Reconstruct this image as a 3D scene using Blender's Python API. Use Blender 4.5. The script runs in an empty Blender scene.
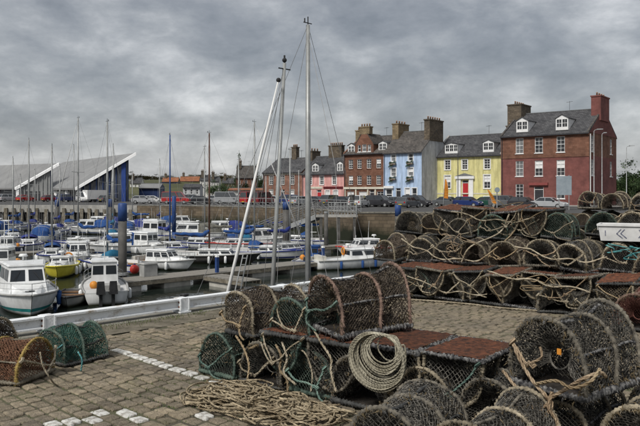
import bpy, math, random
from mathutils import Vector, Matrix, noise
R = math.radians
rnd = random.Random(7)
scene = bpy.context.scene
col = scene.collection

# ------------------------------------------------------------------ camera
EYE, FPX, HY = 1.65, 686.0, 192.0            # eye height (m), focal length and horizon row on a 640 x 426 picture
cam_d = bpy.data.cameras.new('camera')
cam = bpy.data.objects.new('camera', cam_d)
col.objects.link(cam)
cam.location = (0, 0, EYE)
cam.rotation_euler = (R(90), 0, 0)
cam_d.sensor_width = 36
cam_d.lens = 36 * FPX / 640
cam_d.shift_y = -(213 - HY) / 640
cam_d.clip_start, cam_d.clip_end = 0.1, 6000
scene.camera = cam

# ------------------------------------------------------------------ sky, sun, exposure
SUN_EL, SUN_AZ = 48, 215                       # sun high, behind the camera and to its left
w = bpy.data.worlds.new('World'); scene.world = w; w.use_nodes = True
nt = w.node_tree; nt.nodes.clear()
def N(t, kind, **kw):
    n = t.nodes.new(kind)
    for k, v in kw.items():
        if k in n.inputs: n.inputs[k].default_value = v
        else: setattr(n, k, v)
    return n
def math_node(t, op, a, b=None):
    n = t.nodes.new('ShaderNodeMath'); n.operation = op
    for i, x in enumerate((a, b)):
        if x is None: continue
        if isinstance(x, (int, float)): n.inputs[i].default_value = x
        else: t.links.new(x, n.inputs[i])
    return n.outputs[0]
tc = N(nt, 'ShaderNodeTexCoord')
sep = N(nt, 'ShaderNodeSeparateXYZ'); nt.links.new(tc.outputs['Generated'], sep.inputs[0])
cmb = N(nt, 'ShaderNodeCombineXYZ'); nt.links.new(sep.outputs['X'], cmb.inputs[0]); nt.links.new(sep.outputs['Y'], cmb.inputs[1])
nt.links.new(math_node(nt, 'MULTIPLY', math_node(nt, 'MAXIMUM', sep.outputs['Z'], 0.0), 2.0), cmb.inputs[2])
def sky_noise(scale, detail, rough, off, dist=0.0):
    mp = N(nt, 'ShaderNodeMapping'); mp.inputs['Location'].default_value = off
    nt.links.new(cmb.outputs[0], mp.inputs[0])
    n = N(nt, 'ShaderNodeTexNoise', Scale=scale, Detail=detail, Roughness=rough, Distortion=dist)
    nt.links.new(mp.outputs[0], n.inputs['Vector'])
    return n.outputs[0]
big = sky_noise(3.1, 2, 0.5, (3.3, 1.7, 0.2))
mid = sky_noise(7.0, 9, 0.57, (8.1, 4.4, 2.0), 0.25)
fine = sky_noise(21.0, 7, 0.58, (1.1, 9.4, 5.0), 0.1)
val = math_node(nt, 'ADD', math_node(nt, 'ADD', math_node(nt, 'MULTIPLY', big, 0.41), math_node(nt, 'MULTIPLY', mid, 0.43)), math_node(nt, 'MULTIPLY', fine, 0.16))
ramp = N(nt, 'ShaderNodeValToRGB'); nt.links.new(val, ramp.inputs[0])
cr = ramp.color_ramp
CLOUD = [(0.375, (0.145, 0.155, 0.172)), (0.44, (0.195, 0.205, 0.223)), (0.495, (0.258, 0.267, 0.281)), (0.55, (0.355, 0.362, 0.374)), (0.625, (0.53, 0.533, 0.538))]
for i, (p, c) in enumerate(CLOUD):
    e = cr.elements[i] if i < 2 else cr.elements.new(p)
    e.position = p; e.color = (*c, 1)
cloud = N(nt, 'ShaderNodeVectorMath', operation='SCALE'); cloud.inputs['Scale'].default_value = 6.35
nt.links.new(ramp.outputs[0], cloud.inputs[0])
sky = N(nt, 'ShaderNodeTexSky'); sky.sky_type = 'NISHITA'; sky.sun_disc = False
sky.sun_elevation = R(SUN_EL); sky.sun_rotation = R(SUN_AZ); sky.air_density = 1.2; sky.dust_density = 2.0
mixs = N(nt, 'ShaderNodeMix', data_type='RGBA'); mixs.inputs[0].default_value = 0.92
nt.links.new(sky.outputs[0], mixs.inputs[6]); nt.links.new(cloud.outputs[0], mixs.inputs[7])
bg = N(nt, 'ShaderNodeBackground', Strength=0.1); nt.links.new(mixs.outputs[2], bg.inputs[0])
wo = N(nt, 'ShaderNodeOutputWorld'); nt.links.new(bg.outputs[0], wo.inputs[0])

sun_d = bpy.data.lights.new('sun', 'SUN'); sun = bpy.data.objects.new('sun', sun_d); col.objects.link(sun)
sun_d.energy = 1.5; sun_d.angle = R(15); sun_d.color = (1.0, 0.965, 0.91)
az = R(SUN_AZ)                                  # clockwise from +Y
to_sun = Vector((math.sin(az)*math.cos(R(SUN_EL)), math.cos(az)*math.cos(R(SUN_EL)), math.sin(R(SUN_EL))))
sun.rotation_euler = to_sun.to_track_quat('Z', 'Y').to_euler()
scene.view_settings.view_transform = 'Standard'; scene.view_settings.look = 'None'
scene.view_settings.gamma = 1; scene.view_settings.use_curve_mapping = False
scene.view_settings.exposure = 1.16
scene.render.engine = 'CYCLES'

# ------------------------------------------------------------------ helpers
def at(px, d, py=None, z=None):                 # a picture column / row at a distance -> a place in the world (metres)
    if z is None: z = EYE - (py - HY) * d / FPX
    return Vector(((px - 320) * d / FPX, d, z))
WATER = -3.6
TOWN = -0.45
def on_water(px, py):
    d = (EYE - WATER) * FPX / (py - HY)
    return Vector(((px - 320) * d / FPX, d, WATER))

MATS = {}
def mat(name, c, rough=0.8, var=0.18, scale=6.0, bump=0.0, bscale=None, c2=None, metal=0.0, rand=0.0, spec=0.3, thr=(0.35, 0.7), streak=0, weed=False):
    if name in MATS: return MATS[name]
    m = bpy.data.materials.new(name); m.use_nodes = True; t = m.node_tree
    b = t.nodes['Principled BSDF']
    b.inputs['Roughness'].default_value = rough; b.inputs['Metallic'].default_value = metal
    b.inputs['Specular IOR Level'].default_value = spec
    tcn = N(t, 'ShaderNodeTexCoord')
    n = N(t, 'ShaderNodeTexNoise', Scale=scale, Detail=6.0, Roughness=0.62)
    t.links.new(tcn.outputs['Object'], n.inputs['Vector'])
    if c2 is None: c2 = tuple(min(1, x*(1+var)) for x in c); c1 = tuple(x*(1-var) for x in c)
    else: c1 = c
    rp = N(t, 'ShaderNodeValToRGB'); e = rp.color_ramp.elements
    e[0].position, e[1].position = thr
    e[0].color = (*c1, 1); e[1].color = (*c2, 1)
    t.links.new(n.outputs[0], rp.inputs[0]); out = rp.outputs[0]
    if rand:
        oi = N(t, 'ShaderNodeObjectInfo')
        hs = N(t, 'ShaderNodeHueSaturation')
        mr = N(t, 'ShaderNodeMapRange'); mr.inputs[3].default_value = 1-rand; mr.inputs[4].default_value = 1+rand
        t.links.new(oi.outputs['Random'], mr.inputs[0]); t.links.new(mr.outputs[0], hs.inputs['Value'])
        t.links.new(out, hs.inputs['Color']); out = hs.outputs[0]
    if streak:                                  # damp streaks running down the wall
        mp = N(t, 'ShaderNodeMapping'); mp.inputs['Scale'].default_value = (1.3, 1.3, .16); t.links.new(tcn.outputs['Object'], mp.inputs[0])
        ns = N(t, 'ShaderNodeTexNoise', Scale=1.6, Detail=8.0, Roughness=0.7); t.links.new(mp.outputs[0], ns.inputs['Vector'])
        rs = N(t, 'ShaderNodeValToRGB'); es = rs.color_ramp.elements; es[0].position, es[1].position = .34, .58; es[0].color = (1-streak, 1-streak, 1-streak*1.05, 1); es[1].color = (1, 1, 1, 1); t.links.new(ns.outputs[0], rs.inputs[0])
        mx = N(t, 'ShaderNodeMix', data_type='RGBA', blend_type='MULTIPLY'); mx.inputs[0].default_value = 1; t.links.new(out, mx.inputs[6]); t.links.new(rs.outputs[0], mx.inputs[7]); out = mx.outputs[2]
    if weed:                                    # slime along the waterline of a hull
        sp_ = N(t, 'ShaderNodeSeparateXYZ'); t.links.new(tcn.outputs['Object'], sp_.inputs[0])
        ff = math_node(t, 'ADD', sp_.outputs[2], math_node(t, 'MULTIPLY', n.outputs[0], -0.16))
        mr_ = N(t, 'ShaderNodeMapRange'); mr_.inputs[1].default_value = .10; mr_.inputs[2].default_value = -.02; t.links.new(ff, mr_.inputs[0])
        mw = N(t, 'ShaderNodeMix', data_type='RGBA'); t.links.new(mr_.outputs[0], mw.inputs[0]); t.links.new(out, mw.inputs[6]); mw.inputs[7].default_value = (.05, .055, .03, 1); out = mw.outputs[2]
    t.links.new(out, b.inputs['Base Color'])
    if bump:
        n2 = N(t, 'ShaderNodeTexNoise', Scale=bscale or scale*4, Detail=5.0, Roughness=0.6)
        t.links.new(tcn.outputs['Object'], n2.inputs['Vector'])
        bp = N(t, 'ShaderNodeBump', Strength=bump, Distance=0.02); t.links.new(n2.outputs[0], bp.inputs['Height'])
        t.links.new(bp.outputs[0], b.inputs['Normal'])
    MATS[name] = m
    return m
def masonry(name, c, c2, mortar, bw, bh, msize=0.012, uv=False, bump=0.5, blot=None, rough=0.9, low=None):
    """coursed stone / slate / brick; on buildings the pattern runs along the wall: (x + y, z)"""
    m = bpy.data.materials.new(name); m.use_nodes = True; t = m.node_tree; b = t.nodes['Principled BSDF']
    b.inputs['Roughness'].default_value = rough; b.inputs['Specular IOR Level'].default_value = 0.25
    tcn = N(t, 'ShaderNodeTexCoord')
    if uv: vec = tcn.outputs['UV']
    else:
        s = N(t, 'ShaderNodeSeparateXYZ'); t.links.new(tcn.outputs['Object'], s.inputs[0])
        cb = N(t, 'ShaderNodeCombineXYZ'); t.links.new(math_node(t, 'ADD', s.outputs[0], s.outputs[1]), cb.inputs[0]); t.links.new(s.outputs[2], cb.inputs[1]); vec = cb.outputs[0]
    br = N(t, 'ShaderNodeTexBrick', Scale=1.0)
    br.inputs['Brick Width'].default_value = bw; br.inputs['Row Height'].default_value = bh; br.inputs['Mortar Size'].default_value = msize
    br.inputs['Color1'].default_value = (*c, 1); br.inputs['Color2'].default_value = (*c2, 1); br.inputs['Mortar'].default_value = (*mortar, 1)
    t.links.new(vec, br.inputs['Vector']); out = br.outputs['Color']
    n = N(t, 'ShaderNodeTexNoise', Scale=0.6, Detail=8.0, Roughness=0.65); t.links.new(tcn.outputs['Object'], n.inputs['Vector'])
    rp = N(t, 'ShaderNodeValToRGB'); rp.color_ramp.elements[0].position = 0.35; rp.color_ramp.elements[1].position = 0.7
    rp.color_ramp.elements[0].color = (0.62, 0.62, 0.62, 1); rp.color_ramp.elements[1].color = (1.15, 1.12, 1.08, 1)
    t.links.new(n.outputs[0], rp.inputs[0])
    mx = N(t, 'ShaderNodeMix', data_type='RGBA', blend_type='MULTIPLY'); mx.inputs[0].default_value = 1
    t.links.new(out, mx.inputs[6]); t.links.new(rp.outputs[0], mx.inputs[7]); out = mx.outputs[2]
    if low:                                     # weed growing on the stone, dark band raised to paint in shade under the platform
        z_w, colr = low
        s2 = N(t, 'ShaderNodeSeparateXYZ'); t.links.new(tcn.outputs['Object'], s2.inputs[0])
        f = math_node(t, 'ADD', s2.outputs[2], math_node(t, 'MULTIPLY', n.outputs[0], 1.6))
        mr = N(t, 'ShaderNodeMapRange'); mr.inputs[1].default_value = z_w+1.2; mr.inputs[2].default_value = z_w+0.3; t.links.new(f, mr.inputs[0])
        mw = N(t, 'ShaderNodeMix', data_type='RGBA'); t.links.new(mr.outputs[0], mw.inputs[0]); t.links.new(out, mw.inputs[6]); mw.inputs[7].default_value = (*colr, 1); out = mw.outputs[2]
    t.links.new(out, b.inputs['Base Color'])
    bp = N(t, 'ShaderNodeBump', Strength=bump, Distance=0.03); t.links.new(br.outputs['Fac'], bp.inputs['Height']); bp.invert = True
    t.links.new(bp.outputs[0], b.inputs['Normal'])
    MATS[name] = m
    return m
def rope_mat(name, c, c2, rnd_=.18):
    m = bpy.data.materials.new(name); m.use_nodes = True; t = m.node_tree; b = t.nodes['Principled BSDF']
    b.inputs['Roughness'].default_value = 0.9; b.inputs['Specular IOR Level'].default_value = 0.15
    a = N(t, 'ShaderNodeAttribute'); a.attribute_name = 'lay'
    tcn = N(t, 'ShaderNodeTexCoord'); n = N(t, 'ShaderNodeTexNoise', Scale=9.0, Detail=6.0); t.links.new(tcn.outputs['Object'], n.inputs['Vector'])
    f = math_node(t, 'ADD', math_node(t, 'MULTIPLY', a.outputs['Fac'], 0.22), n.outputs[0])
    rp = N(t, 'ShaderNodeValToRGB'); e = rp.color_ramp.elements; e[0].position, e[1].position = 0.3, 0.72
    e[0].color = (*c, 1); e[1].color = (*c2, 1); t.links.new(f, rp.inputs[0])
    oi = N(t, 'ShaderNodeObjectInfo'); hs = N(t, 'ShaderNodeHueSaturation'); mr = N(t, 'ShaderNodeMapRange'); mr.inputs[3].default_value = 1-rnd_*1.6; mr.inputs[4].default_value = 1+rnd_
    t.links.new(oi.outputs['Random'], mr.inputs[0]); t.links.new(mr.outputs[0], hs.inputs['Value']); t.links.new(rp.outputs[0], hs.inputs['Color']); t.links.new(hs.outputs[0], b.inputs['Base Color'])
    bp = N(t, 'ShaderNodeBump', Strength=0.8, Distance=0.006); t.links.new(a.outputs['Fac'], bp.inputs['Height']); t.links.new(bp.outputs[0], b.inputs['Normal'])
    MATS[name] = m
    return m
def glass(name, c, rough=0.08):
    m = mat(name, c, rough, 0.3, 0.7, spec=0.6)
    return m

class MB:
    """collects faces for ONE mesh object"""
    def __init__(s): s.v = []; s.f = []; s.lay = []; s.uv = None; s.has_lay = False
    def add(s, vs, fs, lay=None):
        o = len(s.v); s.v.extend([tuple(x) for x in vs]); s.f.extend([tuple(i+o for i in f) for f in fs])
        s.lay.extend(lay or [0.0]*len(vs)); s.has_lay |= lay is not None
        return s
    def box(s, x0, x1, y0, y1, z0, z1, M=None):
        vs = [Vector((x, y, z)) for z in (z0, z1) for y in (y0, y1) for x in (x0, x1)]
        if M is not None: vs = [M @ p for p in vs]
        return s.add(vs, [(0,2,3,1), (4,5,7,6), (0,1,5,4), (2,6,7,3), (0,4,6,2), (1,3,7,5)])
    def hexa(s, b, t):                           # bottom 4, top 4 (same order)
        return s.add(list(b)+list(t), [(3,2,1,0), (4,5,6,7), (0,1,5,4), (1,2,6,5), (2,3,7,6), (3,0,4,7)])
    def prism(s, poly, ext):                     # planar polygon of 3-D points pushed along ext
        n = len(poly); ext = Vector(ext); a = [Vector(p) for p in poly]; b = [p+ext for p in a]
        return s.add(a+b, [tuple(range(n-1, -1, -1)), tuple(range(n, 2*n))] + [(i, (i+1) % n, n+(i+1) % n, n+i) for i in range(n)])
    def seg(s, p, q, r, n=3):
        p = Vector(p); q = Vector(q); t = q-p
        if t.length < 1e-6: return s
        t.normalize(); a = t.orthogonal().normalized(); b = t.cross(a); vs = []
        for c in (p, q):
            for k in range(n):
                an = 2*math.pi*k/n; vs.append(c + (a*math.cos(an)+b*math.sin(an))*r)
        return s.add(vs, [(k, (k+1) % n, n+(k+1) % n, n+k) for k in range(n)])
    def tube(s, pts, r, n=8, closed=False, pitch=None, cap=True):
        pts = [Vector(p) for p in pts]; m = len(pts); rr = r if callable(r) else (lambda i, l: r)
        vs = []; lays = []; L = 0; prev = None
        for i in range(m):
            a = pts[(i-1) % m] if (closed or i > 0) else pts[i]
            b = pts[(i+1) % m] if (closed or i < m-1) else pts[i]
            t = b-a; t = t.normalized() if t.length > 1e-9 else Vector((0, 0, 1))
            if prev is None: u = t.orthogonal().normalized()
            else:
                u = prev - t*prev.dot(t); u = u.normalized() if u.length > 1e-6 else t.orthogonal().normalized()
            prev = u; v = t.cross(u)
            if i > 0: L += (pts[i]-pts[i-1]).length
            rad = rr(i, L)
            for k in range(n):
                an = 2*math.pi*k/n; vs.append(pts[i] + (u*math.cos(an)+v*math.sin(an))*rad)
                if pitch: lays.append(math.sin(2*math.pi*L/pitch + 3*an))
        fs = []
        for i in range(m if closed else m-1):
            j = (i+1) % m
            for k in range(n): fs.append((i*n+k, i*n+(k+1) % n, j*n+(k+1) % n, j*n+k))
        if cap and not closed: fs += [tuple(range(n-1, -1, -1)), tuple(range((m-1)*n, m*n))]
        return s.add(vs, fs, lays if pitch else None)
    def panel(s, a, b, c, d, u0, u1, v0, v1, t=0.02, off=0.003):
        """thin slab lying on the quad a b c d (a-b bottom, d-c top)"""
        a, b, c, d = map(Vector, (a, b, c, d))
        P = lambda u, v: (a*(1-u)+b*u)*(1-v) + (d*(1-u)+c*u)*v
        q = [P(u0, v0), P(u1, v0), P(u1, v1), P(u0, v1)]
        nrm = (q[1]-q[0]).cross(q[3]-q[0]).normalized()
        return s.hexa([p+nrm*off for p in q], [p+nrm*(off+t) for p in q])
    def sphere(s, c, r, n=10, m=7, sq=(1, 1, 1)):
        c = Vector(c); vs = [c+Vector((0, 0, -r*sq[2]))]
        for i in range(1, m):
            th = math.pi*i/m
            for k in range(n):
                an = 2*math.pi*k/n
                vs.append(c + Vector((r*sq[0]*math.sin(th)*math.cos(an), r*sq[1]*math.sin(th)*math.sin(an), -r*sq[2]*math.cos(th))))
        vs.append(c+Vector((0, 0, r*sq[2]))); fs = []
        for k in range(n): fs.append((0, 1+(k+1) % n, 1+k)); fs.append((len(vs)-1, 1+(m-2)*n+k, 1+(m-2)*n+(k+1) % n))
        for i in range(m-2):
            for k in range(n): fs.append((1+i*n+k, 1+i*n+(k+1) % n, 1+(i+1)*n+(k+1) % n, 1+(i+1)*n+k))
        return s.add(vs, fs)
    def mesh(s, name, m=None, smooth=False):
        me = bpy.data.meshes.new(name); me.from_pydata(s.v, [], s.f)
        if s.has_lay:
            at_ = me.attributes.new('lay', 'FLOAT', 'POINT'); at_.data.foreach_set('value', s.lay)
        if m is not None: me.materials.append(MATS[m] if isinstance(m, str) else m)
        if smooth: me.polygons.foreach_set('use_smooth', [True]*len(me.polygons))
        me.update()
        return me
    def build(s, name, m, parent=None, smooth=False):
        o = bpy.data.objects.new(name, s.mesh(name, m, smooth)); col.objects.link(o)
        if parent is not None: o.parent = parent
        return o
def tag(o, label=None, cat=None, group=None, kind=None):
    if label: o['label'] = label
    if cat: o['category'] = cat
    if group: o['group'] = group
    if kind: o['kind'] = kind
    return o
def thing(name, label, cat, loc=(0, 0, 0), rz=0, group=None):
    o = bpy.data.objects.new(name, None); col.objects.link(o); o.empty_display_size = 0.2
    o.location = loc; o.rotation_euler = (0, 0, rz)
    return tag(o, label, cat, group)
def inst(name, me, parent, m=None):
    o = bpy.data.objects.new(name, me); col.objects.link(o); o.parent = parent
    if m is not None:
        o.material_slots[0].link = 'OBJECT'; o.material_slots[0].material = MATS[m]
    return o
def copy_tree(o, parent=None):
    c = o.copy(); col.objects.link(c); c.parent = parent
    for ch in list(o.children): copy_tree(ch, c)
    return c
def smooth_path(pts, step=0.02):
    """Catmull-Rom through pts, resampled about every step metres"""
    pts = [Vector(p) for p in pts]; P = [pts[0]*2-pts[1]] + pts + [pts[-1]*2-pts[-2]]; out = []
    for i in range(1, len(P)-2):
        a, b, c, d = P[i-1:i+3]; n = max(2, int((c-b).length/step))
        for k in range(n):
            t = k/n
            out.append(0.5*((2*b) + (c-a)*t + (2*a-5*b+4*c-d)*t*t + (3*b-a-3*c+d)*t*t*t))
    out.append(pts[-1])
    return out

# ------------------------------------------------------------------ materials
def sett_material():
    m = mat('sett', (0.165, 0.142, 0.106), 0.92, scale=15, bump=1.0, bscale=55, c2=(0.325, 0.283, 0.215), rand=0.24); t = m.node_tree
    b = t.nodes['Principled BSDF']; src = b.inputs['Base Color'].links[0].from_socket          # wear, damp and moss spread over many stones
    g = N(t, 'ShaderNodeNewGeometry'); n = N(t, 'ShaderNodeTexNoise', Scale=1.1, Detail=7.0, Roughness=0.65); t.links.new(g.outputs['Position'], n.inputs['Vector'])
    rp = N(t, 'ShaderNodeValToRGB'); e = rp.color_ramp.elements; e[0].position, e[1].position = .33, .68; e[0].color = (.62, .62, .64, 1); e[1].color = (1.18, 1.12, 1.02, 1); t.links.new(n.outputs[0], rp.inputs[0])
    mx = N(t, 'ShaderNodeMix', data_type='RGBA', blend_type='MULTIPLY'); mx.inputs[0].default_value = 1; t.links.new(src, mx.inputs[6]); t.links.new(rp.outputs[0], mx.inputs[7])
    n2 = N(t, 'ShaderNodeTexNoise', Scale=2.3, Detail=8.0, Roughness=0.7); t.links.new(g.outputs['Position'], n2.inputs['Vector'])
    mr = N(t, 'ShaderNodeMapRange'); mr.inputs[1].default_value = .56; mr.inputs[2].default_value = .74; mr.inputs[4].default_value = .55; t.links.new(n2.outputs[0], mr.inputs[0])
    m2 = N(t, 'ShaderNodeMix', data_type='RGBA'); t.links.new(mr.outputs[0], m2.inputs[0]); t.links.new(mx.outputs[2], m2.inputs[6]); m2.inputs[7].default_value = (0.095, 0.115, 0.045, 1)
    t.links.new(m2.outputs[2], b.inputs['Base Color'])
sett_material()
mat('sett_white', (0.22, 0.195, 0.16), 0.85, scale=16, bump=0.6, bscale=40, c2=(0.58, 0.575, 0.54), thr=(0.36, 0.56), rand=.12)
mat('joint_earth', (0.085, 0.074, 0.054), 0.95, scale=1.3, bump=0.8, bscale=40, c2=(0.10, 0.10, 0.055), thr=(0.42, 0.62))
mat('coping', (0.13, 0.125, 0.105), 0.9, scale=4, bump=0.5, bscale=30, c2=(0.25, 0.235, 0.2), rand=0.12)
mat('grit', (0.09, 0.08, 0.055), 0.95, scale=5, bump=1.0, bscale=60, c2=(0.24, 0.21, 0.16))
mat('grass', (0.05, 0.085, 0.018), 0.8, scale=3, c2=(0.12, 0.13, 0.045))
mat('white_paint', (0.30, 0.25, 0.19), 0.65, scale=5.5, bump=0.35, bscale=40, c2=(0.70, 0.72, 0.73), thr=(0.27, 0.44))
mat('asphalt', (0.05, 0.05, 0.05), 0.9, scale=2, c2=(0.085, 0.083, 0.08))
mat('kerb', (0.25, 0.24, 0.22), 0.9, scale=2, c2=(0.36, 0.35, 0.33))
mat('concrete', (0.24, 0.235, 0.22), 0.9, scale=1.2, bump=0.3, bscale=12, c2=(0.40, 0.39, 0.36))
mat('float_block', (0.30, 0.29, 0.26), 0.85, scale=1.6, bump=0.3, c2=(0.50, 0.48, 0.43))
mat('deck_timber', (0.15, 0.14, 0.12), 0.9, scale=2.5, bump=0.4, c2=(0.27, 0.255, 0.225))
mat('old_timber', (0.10, 0.085, 0.062), 0.9, scale=3, bump=0.4, c2=(0.26, 0.235, 0.185))
mat('pile_steel', (0.05, 0.048, 0.044), 0.7, scale=1.2, bump=0.3, c2=(0.125, 0.12, 0.112))
mat('galv', (0.24, 0.25, 0.25), 0.5, scale=4, c2=(0.40, 0.41, 0.41), metal=0.3)
mat('mast_alu', (0.24, 0.245, 0.24), 0.45, scale=2.5, c2=(0.36, 0.37, 0.36), metal=0.3)
mat('mast_white', (0.58, 0.58, 0.56), 0.5, scale=2, c2=(0.74, 0.74, 0.73))
mat('mast_wood', (0.06, 0.032, 0.022), 0.5, scale=2, c2=(0.12, 0.06, 0.04))
mat('blue_paint', (0.018, 0.045, 0.15), 0.5, scale=2, c2=(0.035, 0.08, 0.23))
mat('hull_white', (0.66, 0.67, 0.66), 0.3, scale=1.5, c2=(0.82, 0.83, 0.83), spec=0.5, weed=True, streak=.22)
mat('gel_white', (0.66, 0.67, 0.66), 0.3, scale=1.5, c2=(0.82, 0.83, 0.83), spec=0.5, streak=.22)
mat('hull_cream', (0.50, 0.48, 0.42), 0.35, scale=1.5, c2=(0.66, 0.64, 0.57), spec=0.5, weed=True)
mat('gel_cream', (0.50, 0.48, 0.42), 0.35, scale=1.5, c2=(0.66, 0.64, 0.57), spec=0.5)
mat('hull_grey', (0.25, 0.25, 0.24), 0.5, scale=2, c2=(0.40, 0.40, 0.385), weed=True)
mat('gel_grey', (0.25, 0.25, 0.24), 0.5, scale=2, c2=(0.40, 0.40, 0.385))
mat('hull_navy', (0.012, 0.022, 0.07), 0.3, scale=2, c2=(0.025, 0.04, 0.11), spec=0.5, weed=True)
mat('gel_navy', (0.012, 0.022, 0.07), 0.3, scale=2, c2=(0.025, 0.04, 0.11), spec=0.5)
mat('hull_black', (0.014, 0.014, 0.013), 0.4, scale=2, c2=(0.035, 0.032, 0.03), spec=0.5, weed=True)
mat('gel_black', (0.014, 0.014, 0.013), 0.4, scale=2, c2=(0.035, 0.032, 0.03), spec=0.5)
mat('hull_yellow', (0.55, 0.47, 0.04), 0.4, scale=2, c2=(0.70, 0.62, 0.08), weed=True)
mat('gel_yellow', (0.55, 0.47, 0.04), 0.4, scale=2, c2=(0.70, 0.62, 0.08))
mat('hull_teal', (0.02, 0.19, 0.19), 0.4, scale=2, c2=(0.035, 0.28, 0.27), weed=True)
mat('gel_teal', (0.02, 0.19, 0.19), 0.4, scale=2, c2=(0.035, 0.28, 0.27))
mat('deck_grey', (0.42, 0.42, 0.41), 0.7, scale=3, c2=(0.56, 0.56, 0.55))
mat('teak', (0.16, 0.085, 0.04), 0.7, scale=5, c2=(0.29, 0.17, 0.09))
mat('cover_blue', (0.012, 0.042, 0.15), 0.88, scale=3, c2=(0.024, 0.08, 0.24))
mat('cover_navy', (0.014, 0.024, 0.13), 0.8, scale=3, c2=(0.03, 0.045, 0.21))
mat('cover_teal', (0.01, 0.09, 0.17), 0.8, scale=3, c2=(0.02, 0.14, 0.24))
mat('cover_grey', (0.085, 0.085, 0.07), 0.85, scale=3, c2=(0.17, 0.165, 0.14))
mat('rubber', (0.012, 0.012, 0.013), 0.5, scale=4, c2=(0.03, 0.03, 0.03))
mat('red_plastic', (0.42, 0.03, 0.025), 0.45, scale=3, c2=(0.55, 0.06, 0.04))
mat('orange_plastic', (0.50, 0.17, 0.02), 0.5, scale=3, c2=(0.62, 0.26, 0.04))
glass('boat_glass', (0.02, 0.024, 0.028))
glass('pane_dark', (0.028, 0.03, 0.034), 0.05)
glass('pane_pale', (0.16, 0.165, 0.17), 0.1)
mat('wire', (0.26, 0.26, 0.26), 0.5, scale=3, metal=0.3)
# water
m = bpy.data.materials.new('water'); m.use_nodes = True; t = m.node_tree; b = t.nodes['Principled BSDF']
b.inputs['Base Color'].default_value = (0.016, 0.022, 0.018, 1); b.inputs['Roughness'].default_value = 0.04; b.inputs['Specular IOR Level'].default_value = 0.5
tcn = N(t, 'ShaderNodeTexCoord'); mp = N(t, 'ShaderNodeMapping'); mp.inputs['Scale'].default_value = (1.0, 1.0, 1.0); t.links.new(tcn.outputs['Object'], mp.inputs[0])
n1 = N(t, 'ShaderNodeTexNoise', Scale=2.2, Detail=3.0, Distortion=0.4); t.links.new(mp.outputs[0], n1.inputs['Vector'])
bp = N(t, 'ShaderNodeBump', Strength=0.28, Distance=0.05); t.links.new(n1.outputs[0], bp.inputs['Height']); t.links.new(bp.outputs[0], b.inputs['Normal'])
MATS['water'] = m
# creel materials
mat('net_black', (0.016, 0.016, 0.015), 0.85, scale=26, c2=(0.19, 0.176, 0.15), rand=0.3, thr=(0.38, 0.72))
mat('net_green', (0.014, 0.026, 0.021), 0.85, scale=24, c2=(0.125, 0.15, 0.122), rand=0.3, thr=(0.38, 0.74))
mat('net_brown', (0.034, 0.026, 0.02), 0.9, scale=24, c2=(0.215, 0.175, 0.135), rand=0.3, thr=(0.38, 0.74))
mat('net_orange', (0.07, 0.034, 0.02), 0.88, scale=18, c2=(0.21, 0.105, 0.06))
mat('net_bright_green', (0.016, 0.05, 0.04), 0.85, scale=18, c2=(0.07, 0.155, 0.122))
mat('net_red', (0.10, 0.035, 0.028), 0.85, scale=11, c2=(0.21, 0.10, 0.08))
mat('wrap_dark', (0.016, 0.017, 0.018), 0.75, scale=16, c2=(0.085, 0.085, 0.08), rand=0.2)
mat('wrap_grey', (0.05, 0.046, 0.038), 0.9, scale=26, c2=(0.24, 0.215, 0.17), rand=0.2)
mat('wrap_tan', (0.10, 0.085, 0.06), 0.9, scale=22, c2=(0.36, 0.31, 0.225), rand=0.3)
mat('wrap_speck', (0.02, 0.02, 0.022), 0.8, scale=40, c2=(0.26, 0.255, 0.245), thr=(.42, .7))
mat('wrap_pink', (0.085, 0.055, 0.043), 0.9, scale=20, c2=(0.27, 0.185, 0.145))
mat('wrap_teal', (0.03, 0.055, 0.045), 0.85, scale=16, c2=(0.115, 0.15, 0.12))
mat('yellow_tube', (0.17, 0.11, 0.03), 0.75, scale=14, c2=(0.36, 0.265, 0.085))
mat('rust', (0.040, 0.020, 0.014), 0.95, scale=17, bump=1.0, bscale=80, c2=(0.225, 0.082, 0.040), rand=0.3, thr=(0.36, 0.68))
mat('rust_dull', (0.05, 0.028, 0.02), 0.95, scale=12, bump=1.0, bscale=60, c2=(0.14, 0.075, 0.05), rand=0.2)
mat('panel_dark', (0.022, 0.019, 0.016), 0.95, scale=12, bump=1.0, bscale=60, c2=(0.06, 0.05, 0.042), rand=0.2)
mat('dry_weed', (0.035, 0.026, 0.014), 0.95, scale=9, c2=(0.15, 0.115, 0.065), rand=.3)
rope_mat('rope_cream', (0.19, 0.155, 0.10), (0.50, 0.44, 0.335))
rope_mat('rope_tan', (0.15, 0.105, 0.058), (0.42, 0.33, 0.21))
rope_mat('rope_orange', (0.17, 0.12, 0.075), (0.44, 0.34, 0.23))
rope_mat('rope_green', (0.05, 0.10, 0.085), (0.22, 0.30, 0.25))
rope_mat('rope_teal', (0.03, 0.16, 0.17), (0.16, 0.36, 0.36))

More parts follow.
